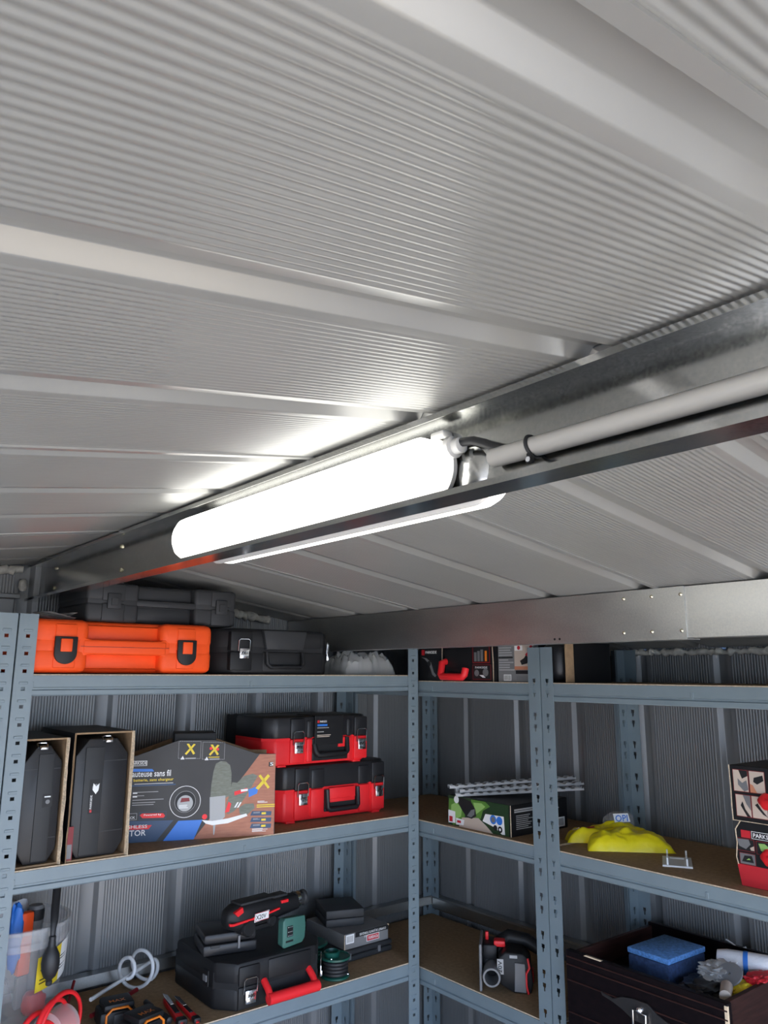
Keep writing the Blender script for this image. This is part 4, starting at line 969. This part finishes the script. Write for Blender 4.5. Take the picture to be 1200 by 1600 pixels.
# red rings
t = thing('tape_roll', 'roll with bright red ring flanges in front of the clear bucket', 'roll', (.690, 2.015, zC), 0)
for i, (x, y_, z, r_, az) in enumerate(((-.012, .022, .069, .066, -58), (-.038, .006, .066, .063, -50), (-.072, .004, .058, .055, -62))):
    b = B(); P = []
    for k in range(40):
        a = 2*math.pi*k/40; q = Vector((0, r_*math.cos(a), r_*math.sin(a))); q.rotate(Matrix.Rotation(R(az), 4, 'Z')); P.append(q+Vector((x, y_, z)))
    b.tube(P, .0048, 6, True, flat=1.35); b.build('ring', 'red', t, smooth=80)
def turned(b, dx, dy, dz): b.v = [tuple(Matrix.Rotation(R(34), 4, 'Z') @ Vector(v) + Vector((dx, dy, dz))) for v in b.v]; return b
b = B(); b.lathe([(.040, -.030), (.043, -.028), (.043, .030), (.040, .032)], (0, 0, 0), 26, axis='x'); turned(b, -.025, .014, .066).build('core', 'film', t, smooth=50)
b = B(); b.lathe([(.030, -.034), (.033, .034)], (0, 0, 0), 18, axis='x'); turned(b, -.025, .014, .066).build('printed_label', 'red', t, smooth=50)

# clear bucket with its contents
BX, BY = .604, 2.215
t = thing('bucket', 'clear plastic bucket full of oddments at the left end of the lower shelf', 'bucket', (BX, BY, zC))
b = B(); b.lathe([(.0001, .002), (.108, .002), (.124, .268), (.129, .268), (.129, .262)], n=48, cap=False); b.build('pail', 'bucket', t, smooth=50)
b = B(); b.lathe([(.1235, .225), (.131, .225), (.131, .240), (.1265, .243), (.1285, .262), (.1325, .262), (.1325, .270), (.1225, .270), (.1235, .225)], n=48, cap=False); b.build('rim', 'bucket', t, smooth=40)
b = B(); vs = []; fs = []
for i in range(13):
    a = R(-78+i*4.6); 
    for z in (.128+.0012*i, .205+.0022*i): r_ = .1135+.0165*z/.268+.0012; vs.append((r_*math.cos(a), r_*math.sin(a), z))
for i in range(12): fs.append((2*i, 2*i+2, 2*i+3, 2*i+1))
b.add(vs[:16], fs[:7], 0); b.add(vs[14:], [(0, 2, 3, 1), (2, 4, 5, 3), (4, 6, 7, 5), (6, 8, 9, 7), (8, 10, 11, 9)], 1)
for k, (z, a0, a1) in enumerate(((.190, -74, -56), (.182, -74, -58), (.174, -74, -56), (.152, -74, -60), (.144, -74, -62), (.176, -46, -28), (.182, -46, -28), (.160, -46, -30), (.153, -46, -32))):
    q = []
    for i in range(5):
        a = R(a0+(a1-a0)*i/4); r_ = .1135+.0165*z/.268+.0018; q.append((r_*math.cos(a), r_*math.sin(a), z+.04*(a0+4.5*i+78)/60*.3))
    b.add([p for p in q]+[(p[0], p[1], p[2]+.0026) for p in q], [(i, i+1, i+6, i+5) for i in range(4)], 2)
b.build('label', ['yel', 'white', 'dgrey'], t)
def oddment(name, label, cat, m, c, d, seed, amp=.2, fr=2., rz=0, sm=50, rot=None):
    t = thing(name, label, cat, c); b = B()
    b.lump((0, 0, 0), d, seed, amp, 3, fr, rz=rz); b.build('body', m, t, smooth=sm); return t
zb = zC+.02
oddment('blue_rag', 'crumpled blue cloth sticking up inside the clear bucket', 'rag', 'blue', (BX-.004, BY-.025, zC+.235), (.032, .030, .155), 31, .4, 3)
t = thing('chisel', 'orange plastic tool grip standing inside the clear bucket', 'tool', (BX+.020, BY-.02, zC+.142), 12); b = B(); b.span((-.016, -.012, 0), (.016, .012, .145), .006); b.build('grip', 'org', t, smooth=40)
b = B(); b.span((-.013, -.009, -.10), (.013, .009, 0), .004); b.build('shank', 'mid', t)
t = thing('file_tool', 'dark grey round tool handle standing in the bucket beside the orange grip', 'tool', (BX+.052, BY+.015, zC+.028), 0); b = B(); b.lathe([(.0001, 0), (.014, 0), (.016, .10), (.018, .21), (.020, .225), (.020, .255), (.016, .262), (.0001, .264)], n=18); b.build('grip', 'mid', t, smooth=40)
b = B(); b.lathe([(.0205, .228), (.0212, .232), (.0212, .250), (.0205, .254)], n=18, cap=False); b.build('collar', 'blk', t, smooth=40)
oddment('plastic_bag', 'white plastic bag filling the back of the clear bucket', 'bag', 'cloth', (BX-.005, BY+.072, zC+.19), (.15, .055, .22), 33, .35, 2, 0, 60)
oddment('red_fitting', 'red plastic ring fitting near the bottom of the clear bucket', 'fitting', 'red', (BX+.045, BY-.055, zC+.085), (.055, .045, .055), 35, .25, 3)
oddment('yellow_fitting', 'yellow plastic piece at the bottom of the clear bucket', 'fitting', 'yel', (BX-.065, BY-.035, zC+.022), (.075, .07, .035), 36, .2, 2)
oddment('black_pouch', 'dark crumpled pouch lying low inside the clear bucket', 'pouch', 'gry', (BX+.02, BY+.005, zC+.040), (.15, .12, .07), 37, .35, 2.5)
oddment('orange_piece', 'small orange-red stick in the bucket beside the yellow piece', 'tool', 'red', (BX-.07, BY-.038, zC+.060), (.05, .03, .022), 38, .2, 2)
oddment('clear_packaging', 'clear crumpled packaging in the left half of the bucket', 'packaging', 'film2', (BX-.052, BY-.020, zC+.120), (.085, .12, .07), 39, .5, 2.4)
# hand pump bulb hanging on the bucket
t = thing('pump_bulb', 'black rubber pump bulb hanging over the front of the bucket', 'pump', (BX+.050, BY-.142, zC+.200))
b = B(); b.lathe([(.0001, -.046), (.006, -.045), (.007, -.040), (.014, -.034), (.0195, -.020), (.021, -.004), (.019, .014), (.012, .028), (.008, .034), (.009, .040), (.007, .046), (.0085, .052), (.006, .056)], n=22); b.build('bulb', 'rubber', t, smooth=60)
b = B(); b.lathe([(.006, -.053), (.0075, -.051), (.0075, -.044), (.005, -.042)], n=14); b.build('valve', 'gry', t, smooth=50)
b = B(); b.tube([(0, 0, .052), (.001, .003, .070), (.004, .010, .085), (.010, .030, .105), (.020, .060, .140), (.028, .090, .185)], [.006, .007, .009, .010, .010, .009], 10, flat=.6); b.build('hose', 'rubber', t, smooth=60)
# thin dark red stick behind the rings
t = thing('thin_stick', 'thin dark red stick leaning behind the red rings', 'stick', (.765, 2.268, zC)); b = B(); b.tube([(0, 0, .003), (.035, .055, .055)], .004, 8); b.build('shaft', 'reddk', t, smooth=60)
b = B(); b.lathe([(.0001, 0), (.006, 0), (.006, .006), (.0001, .007)], (0, 0, 0), 10); b.build('tip', 'mid', t)

# ================================================================== third shelf, right units
zF = .800
t = thing('jigsaw_tool', 'black and red cordless jigsaw standing alone on the lower corner shelf', 'power tool', (1.868, 1.715, zF), -48)
b = B(); b.span((-.088, -.055, 0), (-.080, .085, .125), .003); b.build('sole_plate', 'mid', t)
b = B(); b.lathe([(.020, -.064), (.025, -.064), (.026, -.06), (.026, .02), (.020, .02)], (-.052, -.01, .045), 26, axis='y', cap=False); b.lathe([(.020, .015), (.020, -.064)], (-.052, -.01, .045), 26, axis='y', cap=False); b.lathe([(.0205, .012), (.0001, .012)], (-.052, -.01, .045), 20, axis='y', cap=False); b.build('dust_port', 'mid', t, smooth=40)
b = B(); b.span((-.080, -.01, .070), (-.036, .075, .112), .008); b.span((-.08, .0, .02), (-.03, .06, .075), .008); b.build('gearbox', 'blk', t, smooth=40)
b = B(); b.span((-.046, -.005, .105), (-.012, .03, .122), .004); b.span((-.072, .03, .112), (-.062, .045, .135), .003); b.build('red_lever', 'red', t, smooth=40)
b = B(); b.tube([(-.045, .05, .09), (0, .055, .118), (.05, .05, .112), (.098, .05, .085)], [.022, .022, .020, .018], 12); b.span((-.040, .01, .01), (.0, .07, .105), .012); b.build('body', 'blk', t, smooth=50)
b = B(); b.prism([(-.032, .048), (-.028, .020), (.010, .0), (.060, .0), (.066, .030), (.060, .085), (.040, .104), (-.014, .108), (-.032, .09)], -.05, .04, 'y', .006); b.build('battery', 'blk', t, smooth=40)
b = B(); b.prism([(.012, .006), (.046, .004), (.044, .080), (.014, .082)], -.056, -.048, 'y', .002); b.build('battery_face', 'mid', t)
b = B(); b.tube([(.052, -.054, .002), (.047, -.054, .02), (.047, -.054, .055), (.056, -.054, .070), (.052, -.054, .095)], .0035, 6); b.span((.060, -.02, .02), (.068, .02, .05), .002); b.build('red_trim', 'red', t, smooth=60)
b = B(); b.text('20V', (-.022, -.0512, .052), (.0, 0, 1), (-1, 0, 0), .032, .012, 0); b.rect(-.036, .048, -.018, .088, -.0508, 1); b.rect(.0, .092, .022, .100, -.0508, 1); b.build('badge', ['dgrey', 'lgrey'], t)

t = thing('drawer', 'dark stained wooden drawer with a metal ring pull full of cleaning things', 'drawer', (1.738, 1.185, zF), -90)
Wd, H, D = .432, .205, .37
b = B(); b.span((-.216, 0, 0), (.216, .018, H), .002)
b.build('front', 'dwood', t)
for z in (.190, .172, .136, .062, .024):
    b = B(); b.span((-.215, -.0022, z-.0016), (.215, .0, z+.0016), .0008, seg=1); b.build('moulding', 'dwood2', t)
for s in (-1, 1): b = B(); b.span((s*.2-.006, .018, .02), (s*.2+.006, D, H-.004), .001); b.build('side_panel', 'dwood2', t)
b = B(); b.span((-.206, D-.012, .02), (.206, D, H+.004), .001); b.build('back_panel', 'dwood', t)
b = B(); b.span((-.194, .018, .142), (.194, D-.012, .149)); b.build('bottom_panel', 'dwood', t)
b = B(); b.span((.208, -.001, .004), (.2165, .004, .200), .0008, mi=0); b.build('chipped_edge', 'rawwood', t)
b = B(); b.prism([(-.16, H-.002), (-.11, H-.002), (-.105, H+.0008), (-.155, H+.0008)], .0, .006, 'y', 0, 0); b.build('chipped_edge', 'rawwood', t)
b = B(); b.span((.203, .026, .172), (.207, .032, .184)); b.build('chipped_edge', 'rawwood', t)
b = B(); b.prism([(-.110, .138), (-.075, .132), (-.050, .143), (-.02, .148), (.02, .148), (.045, .132), (.105, .113), (.098, .108), (.045, .112), (.01, .102), (-.02, .102), (-.05, .116), (-.075, .124), (-.105, .130)], -.005, -.0005, 'y', .001); b.build('pull_plate', 'ants', t)
b = B(); b.tube([(-.016, -.011, .128), (-.016, -.013, .075), (.018, -.013, .071), (.018, -.011, .124)], .0028, 8, True); b.lathe([(.0001, -.016), (.007, -.013), (.008, -.004)], (0, 0, .130), 12, axis='y'); b.build('ring_pull', 'chrome', t, smooth=60)
b = B(); b.span((.098, -.009, .104), (.106, -.005, .114), .002); b.build('plate_tip', 'white', t)
zi = zF+.1495
t = thing('sponge', 'thick blue scouring sponge lying in the dark drawer', 'sponge', (1.905, 1.215, zi+.010), -92)
b = B(); b.span((-.058, -.080, 0), (.058, .080, .052), .005); b.build('foam_block', 'sponge2', t, smooth=40)
b = B(); b.span((-.059, -.081, .0525), (.059, .081, .066), .003, seg=2); b.build('scouring_pad', 'sponge', t, smooth=40)
t = thing('dark_tray', 'thin black tray under the blue sponge in the drawer', 'tray', (1.900, 1.205, zi)); b = B(); b.span((-.12, -.085, 0), (.12, .085, .003), .001); b.span((-.12, -.085, .003), (-.115, .085, .0095)); b.span((.115, -.085, .003), (.12, .085, .0095)); b.build('base', 'blk_s', t)
t = thing('rolled_cloth', 'rolled white cloth with a blue stripe in the drawer corner', 'cloth', (2.01, 1.055, zi+.055), -68)
b = B(); b.lathe([(.006, -.075), (.022, -.072), (.026, -.05), (.027, .0), (.026, .05), (.022, .07), (.006, .073)], n=20, axis='x'); b.build('roll', 'cloth', t, smooth=60)
b = B(); b.lathe([(.0274, -.012), (.0278, -.008), (.0278, -.005), (.0274, -.001)], n=20, axis='x', cap=False); b.build('stripe', 'blue', t, smooth=60)
def loose(name, label, cat, m, c, d, seed, amp, fr=2.4, rz=0, zf=0):
    t = thing(name, label, cat, (c[0], c[1], c[2])); b = B(); b.lump((0, 0, d[2]/2), d, seed, amp, 4, fr, 0, 0.0005, rz, ridge=True); b.build('film', m, t, smooth=35); return t
loose('plastic_wrapper', 'crumpled clear wrapper with blue print beside the white cloth', 'wrapper', 'film', (1.915, 1.085, zi+.035), (.10, .075, .034), 41, .5)
loose('black_bag', 'glossy black crumpled plastic in the near side of the drawer', 'bag', 'blk_s', (1.845, 1.085, zi), (.12, .10, .045), 42, .5)
loose('red_packet', 'crumpled red packet at the right side of the drawer', 'packet', 'redp', (1.955, 1.005, zi+.030), (.09, .05, .030), 43, .35)
loose('yellow_packet', 'small yellow packet under the red packet in the drawer', 'packet', 'yel', (1.905, 1.012, zi), (.08, .055, .048), 44, .3)
t = thing('felt_disc', 'grey felt disc with a small centre hole in the drawer', 'disc', (1.895, 1.045, zi+.058), 0)
b = B(); b.lathe([(.004, 0), (.030, 0), (.031, .002), (.030, .005), (.004, .005), (.004, 0)], n=28, cap=False); b.v = [tuple(Matrix.Rotation(R(-38), 4, 'Y') @ Vector(v)) for v in b.v]; b.build('disc', 'mid', t, smooth=40)
t = thing('paper_roll', 'beige rolled strip lying against the front of the drawer', 'roll', (1.832, 1.022, zi+.045), 25); b = B(); b.lathe([(.004, -.035), (.013, -.035), (.0135, .03), (.004, .03)], n=16, axis='x'); b.build('roll', 'pink', t, smooth=50)
t = thing('wire_hook', 'small white hook clipped on the back rim of the drawer', 'hook', (2.105, 1.135, zF+.2095), -90); b = B(); b.tube([(-.028, 0, .006), (-.012, -.003, .002), (.004, -.006, -.004), (.016, -.005, -.004), (.026, -.002, .001)], .0024, 6); b.build('wire', 'wht', t, smooth=60)
